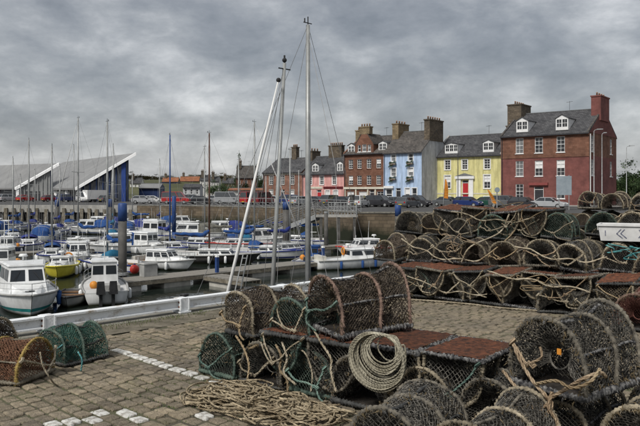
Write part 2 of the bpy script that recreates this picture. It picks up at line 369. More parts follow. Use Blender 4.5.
# ================================================================== the setting: quay, basin, far quay
E = Vector((1, 1, 0)).normalized(); PDIR = Vector((1, -1, 0)).normalized(); O0 = Vector((-3.54, 7.75, 0))
def ab(a, b, z=0): return O0 + E*a + PDIR*b + Vector((0, 0, z))       # a along the quay edge, b in from it
def sheet(name, pts, m, z):
    mb = MB(); mb.add([(x, y, z) for x, y in pts], [tuple(range(len(pts)))])
    return tag(mb.build(name, m), kind='structure')
def wall_strip(name, pts, z0, z1, m, parent=None):
    mb = MB(); us = [0]
    for p, q in zip(pts, pts[1:]): us.append(us[-1] + math.hypot(q[0]-p[0], q[1]-p[1]))
    for (x, y) in pts: mb.v += [(x, y, z0), (x, y, z1)]; mb.lay += [0, 0]
    for i in range(len(pts)-1): mb.f.append((2*i, 2*i+2, 2*i+3, 2*i+1))
    me = mb.mesh(name, m); uvl = me.uv_layers.new(name='UVMap')
    for pl in me.polygons:
        for li in pl.loop_indices:
            vi = me.loops[li].vertex_index; uvl.data[li].uv = (us[vi//2], me.vertices[vi].co.z)
    o = bpy.data.objects.new(name, me); col.objects.link(o)
    if parent: o.parent = parent
    return o
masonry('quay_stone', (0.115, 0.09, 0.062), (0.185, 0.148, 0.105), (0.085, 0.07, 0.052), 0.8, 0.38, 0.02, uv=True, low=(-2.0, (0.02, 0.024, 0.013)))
water = tag(MB().add([(-900, -120, WATER), (140, -120, WATER), (140, 160, WATER), (-900, 160, WATER)], [(0, 1, 2, 3)]).build('water', 'water'), kind='structure')
edge_a = ab(-110, -0.38); edge_b = ab(85.5, -0.38)
quay = sheet('quay', [(edge_a.x, edge_a.y), (400, edge_a.y), (400, 68.3), (edge_b.x, edge_b.y)], 'joint_earth', -0.0105)
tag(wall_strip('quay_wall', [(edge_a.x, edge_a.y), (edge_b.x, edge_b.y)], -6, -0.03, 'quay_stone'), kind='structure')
FAR = [(edge_b.x, edge_b.y), (3.7, 68.0), (-2.6, 86.5), (-16, 100), (-28, 105), (-50, 108), (-150, 112), (-900, 118)]
sheet('street', FAR + [(-3000, 4000), (3000, 4000), (3000, 68.3)], 'asphalt', TOWN)
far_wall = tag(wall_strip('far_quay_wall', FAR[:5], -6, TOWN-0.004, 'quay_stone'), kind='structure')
# coping stones on the far quay edge, each a slab
def slab_row(pts, parent, L, wdt, h, z, m, name):
    for (x0, y0), (x1, y1) in zip(pts, pts[1:]):
        a = Vector((x0, y0, 0)); b = Vector((x1, y1, 0)); dv = (b-a).normalized(); nn = Vector((-dv.y, dv.x, 0)); n = max(1, int((b-a).length/L))
        if (b-a).length > 60: n = n
        for i in range(n):
            p = a+dv*(i*(b-a).length/n+0.02); q = a+dv*((i+1)*(b-a).length/n-0.02)
            s = [p+nn*0.06, q+nn*0.06, q-nn*wdt, p-nn*wdt]
            MB().hexa([Vector((v.x, v.y, z)) for v in s], [Vector((v.x, v.y, z+h)) for v in s]).build(name, m, parent)
slab_row([(24, 68.06)] + FAR[1:5], far_wall, 1.6, 0.6, 0.12, TOWN+0.002, 'coping', 'coping_stone')

# ------------------------------------------------------------------ setts of the near quay
def sett_mesh(i, la, lb):
    r = random.Random(i); h = 0.06
    c = [Vector((sx*(la/2-0.0055+r.uniform(-0.011, 0.003)), sy*(lb/2-0.006+r.uniform(-0.015, 0.004)), 0)) for sx, sy in ((-1, -1), (1, -1), (1, 1), (-1, 1))]
    # eight-sided outline with rounded corners
    ring = []
    for k in range(4):
        p = c[k]; a = c[k-1]; b = c[(k+1) % 4]
        ring += [p + (a-p).normalized()*0.013, p + (b-p).normalized()*0.013]
    mb = MB(); n = 8
    def rg(s, z): return [Vector((p.x*s, p.y*s, z + r.uniform(-0.003, 0.003))) for p in ring]
    vs = rg(1.02, -h) + rg(1.0, -0.009) + rg(0.955, -0.001) + rg(0.7, 0.002)
    vs.append(Vector((0, 0, 0.003)))
    fs = [(l*n+k, l*n+(k+1) % n, (l+1)*n+(k+1) % n, (l+1)*n+k) for l in range(3) for k in range(n)] + [(3*n+k, 3*n+(k+1) % n, 4*n) for k in range(n)]
    return vs, fs
SA, SB = 0.122, 0.165
sett_geo = [sett_mesh(i, SA, SB) for i in range(10)]
sett_me = []
for vs, fs in sett_geo:
    mb = MB(); mb.add(vs, fs); sett_me.append(mb.mesh('sett', 'sett', False))
sett_me_white = []
for vs, fs in sett_geo[:5]:
    mb = MB(); mb.add(vs, fs); sett_me_white.append(mb.mesh('sett', 'sett_white', False))
setts = []
for ia in range(-44, 190):
    b_n = 0.62 + rnd.uniform(0, SB); wig = rnd.uniform(-0.006, 0.006)
    while b_n < 20:
        ln = SB*rnd.choice((.72, .85, .95, 1.0, 1.05, 1.15, 1.3)); b_ = b_n+ln/2; b_n += ln
        a_ = ia*SA + wig + 0.012*math.sin(b_*1.7+ia*0.3)
        p = ab(a_, b_)
        if p.y < 2.2 or p.y > 21 or p.x < -5.2: continue
        u = 320 + p.x*FPX/p.y; v = HY + EYE*FPX/p.y
        if u < -220 or u > 980 or v > 720: continue
        white = (ia == 5 and 1.2 < b_ < 3.75 and rnd.random() > 0.04) or (abs(b_-3.25) < 0.085 and -1.35 < a_ < -0.33 and rnd.random() > 0.12) or (abs(a_+0.40) < 0.065 and abs(b_-3.5) < 0.11) or (abs(a_) < 0.065 and abs(b_-3.85) < 0.1)
        vis = (0 < u < 640 and v < 430 and (u < 215 or (v < 335 and u < 330) or (410 < u < 520 and 300 < v < 330)))
        setts.append((p, u, v, white, vis, a_, b_, ln/SB))
th0 = math.atan2(E.y, E.x)
order = sorted([s for s in setts if s[4]], key=lambda s: (not s[3], s[0].y))
single = set(id(s) for s in order[:298])
rest = MB(); rest_w = MB()
def sett_M():
    return Matrix.Rotation(rnd.uniform(-0.05, 0.05), 4, 'X') @ Matrix.Rotation(rnd.uniform(-0.05, 0.05), 4, 'Y')
for s in setts:
    p = s[0]; k = rnd.randrange(10); zz = rnd.uniform(-0.008, 0.004); rot = th0 + rnd.uniform(-0.05, 0.05) + (math.pi if rnd.random() < 0.5 else 0)
    if id(s) in single:
        o = bpy.data.objects.new('sett', sett_me_white[k % 5] if s[3] else sett_me[k]); col.objects.link(o); o.parent = quay
        o.scale = (1, s[7], 1); o.location = (p.x, p.y, zz); o.rotation_euler = (rnd.uniform(-0.05, 0.05), rnd.uniform(-0.05, 0.05), rot)
    else:
        M = Matrix.Translation((p.x, p.y, zz)) @ Matrix.Rotation(rot, 4, 'Z') @ sett_M() @ Matrix.Diagonal((1, s[7], 1, 1))
        vs, fs = sett_geo[k]; (rest_w if s[3] else rest).add([M @ v for v in vs], fs)
tag(rest.build('setts', 'sett', quay, False), kind='stuff')
if rest_w.v: tag(rest_w.build('painted_setts', 'sett_white', quay, False), kind='stuff')
# kerb slabs at the edge + strip of grit behind them
for i in range(-5, 22):
    a0 = i*1.12; j = rnd.uniform(-0.01, 0.01)
    q = [ab(a0+0.008, -0.40+j), ab(a0+1.105, -0.40+j), ab(a0+1.105, 0.16), ab(a0+0.008, 0.16)]
    z = rnd.uniform(-0.004, 0.008)
    MB().hexa([v+Vector((0, 0, -0.3)) for v in q[::-1]], [v+Vector((0, 0, z)) for v in q[::-1]]).build('kerb_slab', 'coping', quay)
mb = MB(); cols = 6
for i in range(0, 260):
    for j in range(cols+1):
        a0 = -6+i*0.12; b0 = 0.165+j*0.085
        mb.v.append(tuple(ab(a0, b0, -0.001 + 0.014*noise.noise((a0*4, b0*5, 3)) + 0.010*noise.noise((a0*13, b0*13, 1))))); mb.lay.append(0)
for i in range(259):
    for j in range(cols): mb.f.append((i*(cols+1)+j, i*(cols+1)+j+1, (i+1)*(cols+1)+j+1, (i+1)*(cols+1)+j))
tag(mb.build('grit_strip', 'grit', None, True), kind='structure')
# grass and moss tufts in the joints and under the rail
mb = MB()
def blade(p, h):
    an = rnd.uniform(0, 6.28); l = Vector((math.cos(an), math.sin(an), 0))*rnd.uniform(0.2, 0.8)*h
    sd = Vector((-l.y, l.x, 0)).normalized()*0.0028
    mb.add([p-sd, p+sd, p+l*0.5+sd*0.8+Vector((0, 0, h*0.7)), p+l+Vector((0, 0, h))], [(0, 1, 2), (0, 2, 3)])
for _ in range(5200):
    a0 = rnd.uniform(-2, 16); b0 = 0.13 + abs(rnd.gauss(0, 0.14))
    if noise.noise((a0*1.1, b0*2, 7)) < -0.05: continue
    blade(ab(a0, b0, -0.01), rnd.uniform(0.012, 0.05))
for cx, cy, sx, n in ((150, 392, 0.35, 1600), (190, 385, 0.3, 1200), (60, 415, 0.3, 300), (120, 372, 0.4, 300), (170, 405, 0.3, 900), (240, 345, 0.5, 400)):
    d0 = EYE*FPX/(cy-HY); c0 = Vector(((cx-320)*d0/FPX, d0, 0))
    for _ in range(n):
        p = c0 + Vector((rnd.gauss(0, sx), rnd.gauss(0, sx), -0.016)); rel = p-O0
        a_ = rel.dot(E); fa = (a_/SA) % 1.0
        if 0.62 > fa > 0.38 or rnd.random() < 0.10: blade(p, rnd.uniform(0.010, 0.026))
tag(mb.build('joint_grass', 'grass'), 'short green grass and moss growing in the joints between setts', 'grass', kind='stuff')

# ------------------------------------------------------------------ white guard rail along the quay edge
rail = thing('guard_rail', 'low white painted steel kerb rail on short posts along the quay edge', 'rail', ab(0, 0.0))
rail.rotation_euler = (0, 0, math.atan2(E.y, E.x))
POSTS = [0.46+1.87*k for k in range(-3, 4)]
for i in range(len(POSTS)-1):
    mb = MB(); x0, x1 = POSTS[i]+0.075, POSTS[i+1]-0.075; y = rnd.uniform(-0.006, 0.006)
    prof = [(-0.06, 0.055), (0.06, 0.055), (0.06, 0.07), (0.025, 0.08), (0.025, 0.165), (0.065, 0.172), (0.065, 0.195), (-0.065, 0.195), (-0.065, 0.172), (-0.025, 0.165), (-0.025, 0.08), (-0.06, 0.07)]
    n = 14
    for k in range(n+1):
        x = x0+(x1-x0)*k/n; dz = 0.004*noise.noise((x*1.3, 4, i)); dy = 0.006*noise.noise((x*1.1, 9, i))
        for (yy, zz) in prof: mb.v.append((x, yy+y+dy, zz+dz)); mb.lay.append(0)
    q = len(prof)
    for k in range(n):
        for j in range(q): mb.f.append((k*q+j, k*q+(j+1) % q, (k+1)*q+(j+1) % q, (k+1)*q+j))
    mb.f += [tuple(range(q-1, -1, -1)), tuple(range(n*q, (n+1)*q))]
    mb.build('rail_beam', 'white_paint', rail)
for a0 in POSTS:
    mb = MB(); mb.box(a0-0.085, a0+0.085, -0.10, 0.10, 0.006, 0.026); mb.box(a0-0.055, a0+0.055, -0.075, 0.075, 0.026, 0.205)
    mb.box(a0-0.075, a0-0.055, -0.085, 0.085, 0.04, 0.2); mb.box(a0+0.055, a0+0.075, -0.085, 0.085, 0.04, 0.2)
    po = mb.build('post', 'white_paint', rail)
    for sx in (-.066, .066):
        for zz in (.09, .15): MB().tube([(a0+sx*1.13, -.05, zz), (a0+sx*1.3, -.05, zz)], .012, 6).build('bolt', 'rust', po)
# an iron mooring ring stub on the coping
ms = thing('mooring_stub', 'small dark iron mooring stub standing on the kerb below the white rail', 'mooring', ab(2.55, -0.27, 0.004))
MB().tube([(0, 0, 0), (0, 0, 0.02), (0, 0, 0.021), (0, 0, 0.17), (0, 0, 0.171), (0, 0, 0.2)], lambda i, l: (0.07, 0.07, 0.045, 0.04, 0.065, 0.055)[i], 10).build('bollard_body', 'rubber', ms, True)

# ------------------------------------------------------------------ far left working quay: deck beam, fender timbers, sheet piles
lq = tag(MB().prism([(FAR[4][0], FAR[4][1]-0.05, TOWN-1.05), (FAR[4][0], FAR[4][1]-0.05, TOWN+0.05), (FAR[4][0], FAR[4][1]+1.2, TOWN+0.05), (FAR[4][0], FAR[4][1]+1.2, TOWN-1.05)], Vector((-50-FAR[4][0], 108-FAR[4][1], 0))).build('deck_beam', 'concrete'), kind='structure')
lq.name = 'quay_deck_beam'
MB().prism([(-50, 107.95, TOWN-1.05), (-50, 107.95, TOWN+0.05), (-50, 109.2, TOWN+0.05), (-50, 109.2, TOWN-1.05)], Vector((-100, 4, 0))).build('deck_beam', 'concrete', lq)
mb = MB(); x = -28.0; k = 0
while x > -66:
    yb = 105 + (-28-x)*3/22 if x > -50 else 108 + (-50-x)*0.04
    dx = 0.45; o_ = 0.25 if k % 2 else 0.7
    mb.add([(x, yb+o_, -6), (x-dx, yb+o_, -6), (x-dx, yb+o_, TOWN-0.9), (x, yb+o_, TOWN-0.9)], [(0, 1, 2, 3)])
    o2 = 0.7 if k % 2 else 0.25
    mb.add([(x-dx, yb+o_, -6), (x-dx, yb+o2, -6), (x-dx, yb+o2, TOWN-0.9), (x-dx, yb+o_, TOWN-0.9)], [(0, 1, 2, 3)])
    x -= dx; k += 1
mb.build('sheet_piling', 'pile_steel', lq)
x = -29.0
while x > -64:
    yb = 105 + (-28-x)*3/22 if x > -50 else 108 + (-50-x)*0.04
    MB().box(x-0.24, x+0.24, yb-0.42, yb-0.06, -5, TOWN-0.5+rnd.uniform(-.1, .1)).build('fender_timber', 'old_timber', lq)
    x -= rnd.choice((1.2, 1.3, 1.6))

# ------------------------------------------------------------------ pontoons
def pontoon(name, label, a, b, wdt, planks=True):
    a = Vector(a); b = Vector(b); L = (b-a).length; dv = (b-a).normalized()
    t = thing(name, label, 'pontoon', (a.x, a.y, WATER), math.atan2(dv.y, dv.x))
    n = int(L/0.32)
    me = MB().box(-0.145, 0.145, -wdt/2, wdt/2, 0, 0.045).mesh('deck_plank', 'deck_timber')
    for i in range(n):
        o = inst('deck_plank', me, t); o.location = (0.16+i*0.32, rnd.uniform(-.008, .008), 0.50+rnd.uniform(-.004, .004))
    for s in (-1, 1): MB().box(0, L, s*(wdt/2-0.04)-0.035, s*(wdt/2-0.04)+0.035, 0.30, 0.498).build('edge_beam', 'galv' if wdt > 2.5 else 'old_timber', t)
    k = 0.4
    while k < L-1.2:
        MB().hexa([(k, -wdt/2+.12, -0.25), (k+1.7, -wdt/2+.12, -0.25), (k+1.7, wdt/2-.12, -0.25), (k, wdt/2-.12, -0.25)],
                  [(k, -wdt/2+.12, 0.298), (k+1.7, -wdt/2+.12, 0.298), (k+1.7, wdt/2-.12, 0.298), (k, wdt/2-.12, 0.298)]).build('float_block', 'float_block', t)
        k += 3.1
    return t
pontoon('pontoon', 'long timber decked pontoon on pale concrete floats behind the white rail', (-11.6, 35.6, 0), (8.5, 55.7, 0), 2.0)
pontoon('pontoon', 'short finger pontoon pointing from the long pontoon towards the rail', (-6.1, 39.0, 0), (-3.6, 36.5, 0), 1.3)
pontoon('pontoon', 'far timber pontoon at the foot of the gangway', (-24.5, 52.2, 0), (-3.6, 73.1, 0), 2.0)
pontoon('pontoon', 'pontoon lying under the stone far quay beside white motor boats', (-1.2, 58.8, 0), (7.6, 65.2, 0), 1.8)
# piles
def pile(px, d, ytop, wpx, label, blue=0.75, m='pile_steel'):
    p = at(px, d, ytop); r = wpx*d/FPX/2; H = p.z-WATER
    t = thing('mooring_pile', label, 'pile', (p.x, d, WATER), 0)
    MB().tube([(0, 0, -2), (0, 0, H*0.4), (0, 0, H-blue)], r, 16).build('shaft', m, t, True)
    if blue < .2: MB().tube([(0, 0, H-blue+.001), (0, 0, H+.05)], r*1.1, 12).build('cap', 'galv', t); return t
    s = MB().tube([(0, 0, H-blue-0.25), (0, 0, H-0.06), (0, 0, H)], lambda i, l: (r+0.012, r+0.012, r*0.8)[i], 16).build('blue_sleeve', 'blue_paint', t, True)
    MB().tube([(0, 0, 0.62), (0, 0, 0.78)], r+0.09, 16).build('guide_ring', 'galv', t)
    return t
pile(122.5, 38.2, 203, 8.5, 'thick grey mooring pile with blue sleeve beside the red fender')
pile(286, 63, 202, 6.5, 'dark mooring pile with blue cap in front of the gangway', .45)
pile(110, 86, 199, 4, 'slim dark mooring pile among the moored yachts near the sheet pile quay')
pile(174, 66, 196, 4, 'blue topped mooring pile in front of the canopied motor cruiser', 3.2, 'blue_paint')
pile(398, 62, 205, 6, 'grey mooring pile with blue cap rising behind the end of the creel stack')
pile(326, 60.5, 212, 4, 'dark pile standing under the gangway platform', .1, 'pile_steel')
pile(57, 90, 200, 4, 'slim pile with blue top behind the yellow boat', .6)

# ------------------------------------------------------------------ gangway and its platform
def railing(mb, p, q, h=1.1, posts=8, r=0.028, mid=2):
    p = Vector(p); q = Vector(q)
    for i in range(posts+1):
        c = p.lerp(q, i/posts); mb.seg(c, c+Vector((0, 0, h)), r, 5)
    for k in range(1, mid+2): mb.seg(p+Vector((0, 0, h*k/(mid+1))), q+Vector((0, 0, h*k/(mid+1))), r*(1.2 if k == mid+1 else 0.8), 5)
    for i in range(posts): mb.seg(p.lerp(q, i/posts), p.lerp(q, (i+1)/posts)+Vector((0, 0, h*(0.5))), r*0.7, 4)
mat('gangway_steel', (0.10, 0.102, 0.10), .6, scale=2, c2=(.19, .19, .185))
g = thing('gangway', 'sloping grey metal gangway from the far quay down to the pontoon', 'gangway')
a = Vector((-0.1, 66.6, TOWN-0.12)); b = Vector((-6.5, 69.7, WATER+0.62)); dv = (b-a); sd = Vector((-dv.y, dv.x, 0)).normalized()*0.75
MB().hexa([a-sd-Vector((0, 0, .16)), a+sd-Vector((0, 0, .16)), b+sd-Vector((0, 0, .06)), b-sd-Vector((0, 0, .06))], [a-sd, a+sd, b+sd, b-sd]).build('walkway', 'galv', g)
for s in (-1, 1):
    e_ = sd.normalized()*s*.06; q_ = [a+sd*s+e_*.2, b+sd*s+e_*.2, b+sd*s+e_*1.6, a+sd*s+e_*1.6]
    MB().hexa([v-Vector((0, 0, .42)) for v in q_], [v+Vector((0, 0, .06)) for v in q_]).build('stringer', 'galv', g)
for s in (-1, 1):
    mb = MB(); railing(mb, a+sd*s*.96, b+sd*s*.96, 1.3, 10, 0.055); mb.build('handrail', 'gangway_steel', g)
g = thing('landing_platform', 'grey railed landing platform on posts at the head of the gangway', 'platform')
MB().box(-0.4, 3.6, 65.6, 67.8, TOWN-0.32, TOWN-0.12).build('deck', 'concrete', g)
for x, y in ((0.1, 65.8), (1.8, 65.8), (3.3, 65.8), (0.1, 67.5)): MB().box(x-.13, x+.13, y-.13, y+.13, -6, TOWN-0.322).build('post', 'pile_steel', g)
mb = MB(); railing(mb, (0.8, 65.65, TOWN-.12), (3.55, 65.65, TOWN-.12), 1.2, 9, .035); mb.build('handrail', 'galv', g)
mb = MB(); railing(mb, (3.55, 65.65, TOWN-.12), (3.55, 67.8, TOWN-.12), 1.2, 4, .035); mb.build('handrail', 'galv', g)
# railing along the far quay
fr = thing('quay_railing', 'grey tube railing along the edge of the far quay', 'railing')
for (p, q) in zip(FAR[1:4], FAR[2:5]):
    v = Vector((q[0]-p[0], q[1]-p[1], 0)); nn = Vector((v.y, -v.x, 0)).normalized()*0.4
    n = max(1, int(v.length/8))
    for i in range(n):
        mb = MB(); a_ = Vector((p[0], p[1], TOWN+.12))+v*(i/n)+nn; b_ = Vector((p[0], p[1], TOWN+.12))+v*((i+1)/n)+nn
        railing(mb, a_, b_, 1.1, 5, .03, 1); mb.build('railing_bay', 'galv', fr)

# ================================================================== buildings
masonry('slate', (0.06, 0.061, 0.066), (0.105, 0.107, 0.113), (0.03, 0.03, 0.034), 0.32, 0.24, 0.012, bump=0.6)
masonry('slate_brown', (0.075, 0.07, 0.066), (0.13, 0.12, 0.112), (0.045, 0.042, 0.04), 0.32, 0.24, 0.012, bump=0.6)
masonry('pantile', (0.27, 0.11, 0.055), (0.35, 0.15, 0.08), (0.16, 0.07, 0.04), 0.3, 0.33, 0.02)
masonry('red_wall', (0.185, 0.074, 0.066), (0.215, 0.086, 0.077), (0.175, 0.07, 0.063), 0.7, 0.33, 0.008, bump=0.15)
masonry('brown_stone', (0.165, 0.08, 0.053), (0.225, 0.115, 0.08), (0.15, 0.085, 0.06), 0.6, 0.3, 0.012)
masonry('brick_brown', (0.21, 0.105, 0.075), (0.29, 0.155, 0.115), (0.2, 0.13, 0.10), 0.5, 0.28, 0.012)
masonry('tan_stone', (0.20, 0.155, 0.095), (0.29, 0.225, 0.14), (0.15, 0.12, 0.08), 0.55, 0.28, 0.015)
masonry('chimney_dark', (0.10, 0.082, 0.062), (0.165, 0.135, 0.10), (0.08, 0.07, 0.055), 0.5, 0.26, 0.015)
glass('pane_mid', (0.075, 0.08, 0.085), 0.06)
mat('blue_harl', (0.40, 0.52, 0.72), 0.9, scale=1.2, c2=(0.48, 0.61, 0.80), streak=.4)
mat('yellow_harl', (0.62, 0.57, 0.26), 0.9, scale=1.2, c2=(0.70, 0.65, 0.32), streak=.4)
mat('pink_harl', (0.64, 0.32, 0.30), 0.9, scale=1.2, c2=(0.72, 0.40, 0.37), streak=.4)
mat('grey_harl', (0.42, 0.43, 0.44), 0.9, scale=1.2, c2=(0.54, 0.55, 0.56), streak=.4)
mat('white_harl', (0.62, 0.61, 0.58), 0.9, scale=1.0, c2=(0.76, 0.75, 0.72), streak=.4)
mat('cream_trim', (0.50, 0.47, 0.38), 0.8, scale=2, c2=(0.60, 0.57, 0.48))
mat('red_trim', (0.20, 0.05, 0.045), 0.6, scale=2, c2=(0.24, 0.065, 0.06))
mat('window_white', (0.66, 0.66, 0.65), 0.5, scale=3, c2=(0.78, 0.78, 0.77))
mat('door_red', (0.36, 0.02, 0.025), 0.4, scale=3, c2=(0.45, 0.035, 0.035))
mat('door_dark', (0.035, 0.035, 0.04), 0.4, scale=3)
mat('pot_clay', (0.30, 0.17, 0.10), 0.8, scale=3, c2=(0.40, 0.25, 0.16))
mat('lead', (0.13, 0.135, 0.14), 0.7, scale=2, c2=(0.19, 0.195, 0.20))
mat('sign_maroon', (0.10, 0.012, 0.015), 0.5, scale=2)
mat('leafy', (0.018, 0.038, 0.012), 0.8, scale=2.5, c2=(0.06, 0.095, 0.03), rand=0.25)
mat('leafy_brown', (0.04, 0.035, 0.014), 0.8, scale=2.5, c2=(0.10, 0.085, 0.035), rand=0.25)
mat('bark', (0.05, 0.04, 0.03), 0.9, scale=6, c2=(0.10, 0.085, 0.065))
mat('flower', (0.25, 0.03, 0.06), 0.7, scale=12, c2=(0.06, 0.09, 0.03))

def wall_holes(mb, M, w, z0, z1, holes, dp=0.14):
    xs = sorted({0, w} | {h[0] for h in holes} | {h[1] for h in holes}); zs = sorted({z0, z1} | {h[2] for h in holes} | {h[3] for h in holes})
    xs = [x for x in xs if 0 <= x <= w]; zs = [z for z in zs if z0 <= z <= z1]
    for xa, xb in zip(xs, xs[1:]):
        for za, zb in zip(zs, zs[1:]):
            cx, cz = (xa+xb)/2, (za+zb)/2
            if any(h[0] < cx < h[1] and h[2] < cz < h[3] for h in holes): continue
            mb.add([M(xa, 0, za), M(xb, 0, za), M(xb, 0, zb), M(xa, 0, zb)], [(0, 1, 2, 3)])
    for (a, b, c, d) in holes:
        q = [(a, c), (b, c), (b, d), (a, d)]
        for i in range(4):
            (x1, zz1), (x2, zz2) = q[i], q[(i+1) % 4]
            mb.add([M(x1, 0, zz1), M(x2, 0, zz2), M(x2, dp+.1, zz2), M(x1, dp+.1, zz1)], [(0, 1, 2, 3)])
def mbox(mb, M, a, b, d0, d1, c, e): 
    vs = [M(x, y, z) for z in (c, e) for y in (d0, d1) for x in (a, b)]
    mb.add(vs, [(0,2,3,1), (4,5,7,6), (0,1,5,4), (2,6,7,3), (0,4,6,2), (1,3,7,5)])
def window(parent, M, a, b, c, d, dp=0.12, bars=2, surround=None, pane=None, blind=False):
    pane = pane or rnd.choice(('pane_dark', 'pane_dark', 'pane_mid', 'pane_pale'))
    mb = MB(); f = 0.075
    mbox(mb, M, a, a+f, dp-.05, dp+.05, c, d); mbox(mb, M, b-f, b, dp-.05, dp+.05, c, d)
    mbox(mb, M, a+f, b-f, dp-.05, dp+.05, c, c+f); mbox(mb, M, a+f, b-f, dp-.05, dp+.05, d-f, d)
    zm = (c+d)/2; mbox(mb, M, a+f, b-f, dp-.055, dp+.045, zm-.04, zm+.04)
    for k in range(1, bars):
        x = a+(b-a)*k/bars; mbox(mb, M, x-.022, x+.022, dp-.03, dp+.04, c+f, zm-.04); mbox(mb, M, x-.022, x+.022, dp-.03, dp+.04, zm+.04, d-f)
    if bars > 1:
        for z in ((c+zm)/2, (zm+d)/2): mbox(mb, M, a+f, b-f, dp-.028, dp+.038, z-.02, z+.02)
    wn = mb.build('window', 'window_white', parent)
    p = MB(); mbox(p, M, a+.02, b-.02, dp+.05, dp+.07, c+.02, d-.02); p.build('pane', pane, wn)
    if blind:
        q = MB(); mbox(q, M, a+f, b-f, dp+.046, dp+.049, zm+.06, d-f); q.build('blind', 'window_white', wn)
    s = MB(); mbox(s, M, a-.1, b+.1, -.1, dp-.06, c-.12, c-.004); s.build('sill', surround or 'window_white', wn)
    if surround:
        s = MB(); mbox(s, M, a-.14, a-.004, -.03, .08, c-.004, d+.14); mbox(s, M, b+.004, b+.14, -.03, .08, c-.004, d+.14); mbox(s, M, a-.004, b+.004, -.03, .08, d+.004, d+.14)
        s.build('surround', surround, wn)
    return wn
def chimney(parent, x0, x1, y0, y1, z0, z1, m, pots=3):
    mb = MB().box(x0, x1, y0, y1, z0, z1); mb.box(x0-.1, x1+.1, y0-.1, y1+.1, z1+.002, z1+.2)
    c = mb.build('chimney', m, parent); n = pots; lx = (x1-x0) > (y1-y0)
    for i in range(n):
        f = (i+.5)/n; cx = x0+(x1-x0)*f if lx else (x0+x1)/2; cy = (y0+y1)/2 if lx else y0+(y1-y0)*f
        MB().tube([(cx, cy, z1+.203), (cx, cy, z1+.6), (cx, cy, z1+.62), (cx, cy, z1+.72)], lambda i, l: (.15, .11, .15, .13)[i], 8).build('chimney_pot', 'pot_clay', c, True)
    return c
def dormer(parent, cx, w, z0, h, yf, slope, lights=2, m='window_white', peak=0.55, arch=False):
    """box dormer: front at yf, running back into the slope"""
    back = yf + (h+peak)/slope + 0.3
    M = lambda u, dp, z: Vector((cx-w/2+u, yf+dp, z))
    mb = MB(); f = .16
    lw = (w-f*(lights+1))/lights; holes = [(f+i*(lw+f), f+i*(lw+f)+lw, z0+.18, z0+h-.16) for i in range(lights)]
    wall_holes(mb, M, w, z0-.3, z0+h, holes, 0.08)
    for x in (cx-w/2, cx+w/2): mb.add([(x, yf, z0-.3), (x, back, z0-.3), (x, back, z0+h), (x, yf, z0+h)], [(0, 1, 2, 3)])
    mb.add([(cx-w/2, yf, z0+h), (cx+w/2, yf, z0+h), (cx, yf, z0+h+peak)], [(0, 1, 2)])
    dm = mb.build('dormer', m, parent)
    for (a, b, c, d) in holes:
        p = MB(); mbox(p, M, a-.02, b+.02, .1, .12, c-.02, d+.02); p.build('pane', 'pane_dark', dm)
        q = MB(); zm = (c+d)/2; mbox(q, M, a, b, .05, .09, zm-.03, zm+.03); mbox(q, M, (a+b)/2-.02, (a+b)/2+.02, .055, .085, c, d); q.build('sash', 'window_white', dm)
    for s in (-1, 1):
        r = MB().hexa([(cx, yf-.12, z0+h+peak), (cx+s*(w/2+.14), yf-.12, z0+h-.06), (cx+s*(w/2+.14), back, z0+h-.06), (cx, back, z0+h+peak)],
                      [(cx, yf-.12, z0+h+peak+.09), (cx+s*(w/2+.14), yf-.12, z0+h+.03), (cx+s*(w/2+.14), back, z0+h+.03), (cx, back, z0+h+peak+.09)])
        r.build('dormer_roof', 'slate', dm)
    return dm
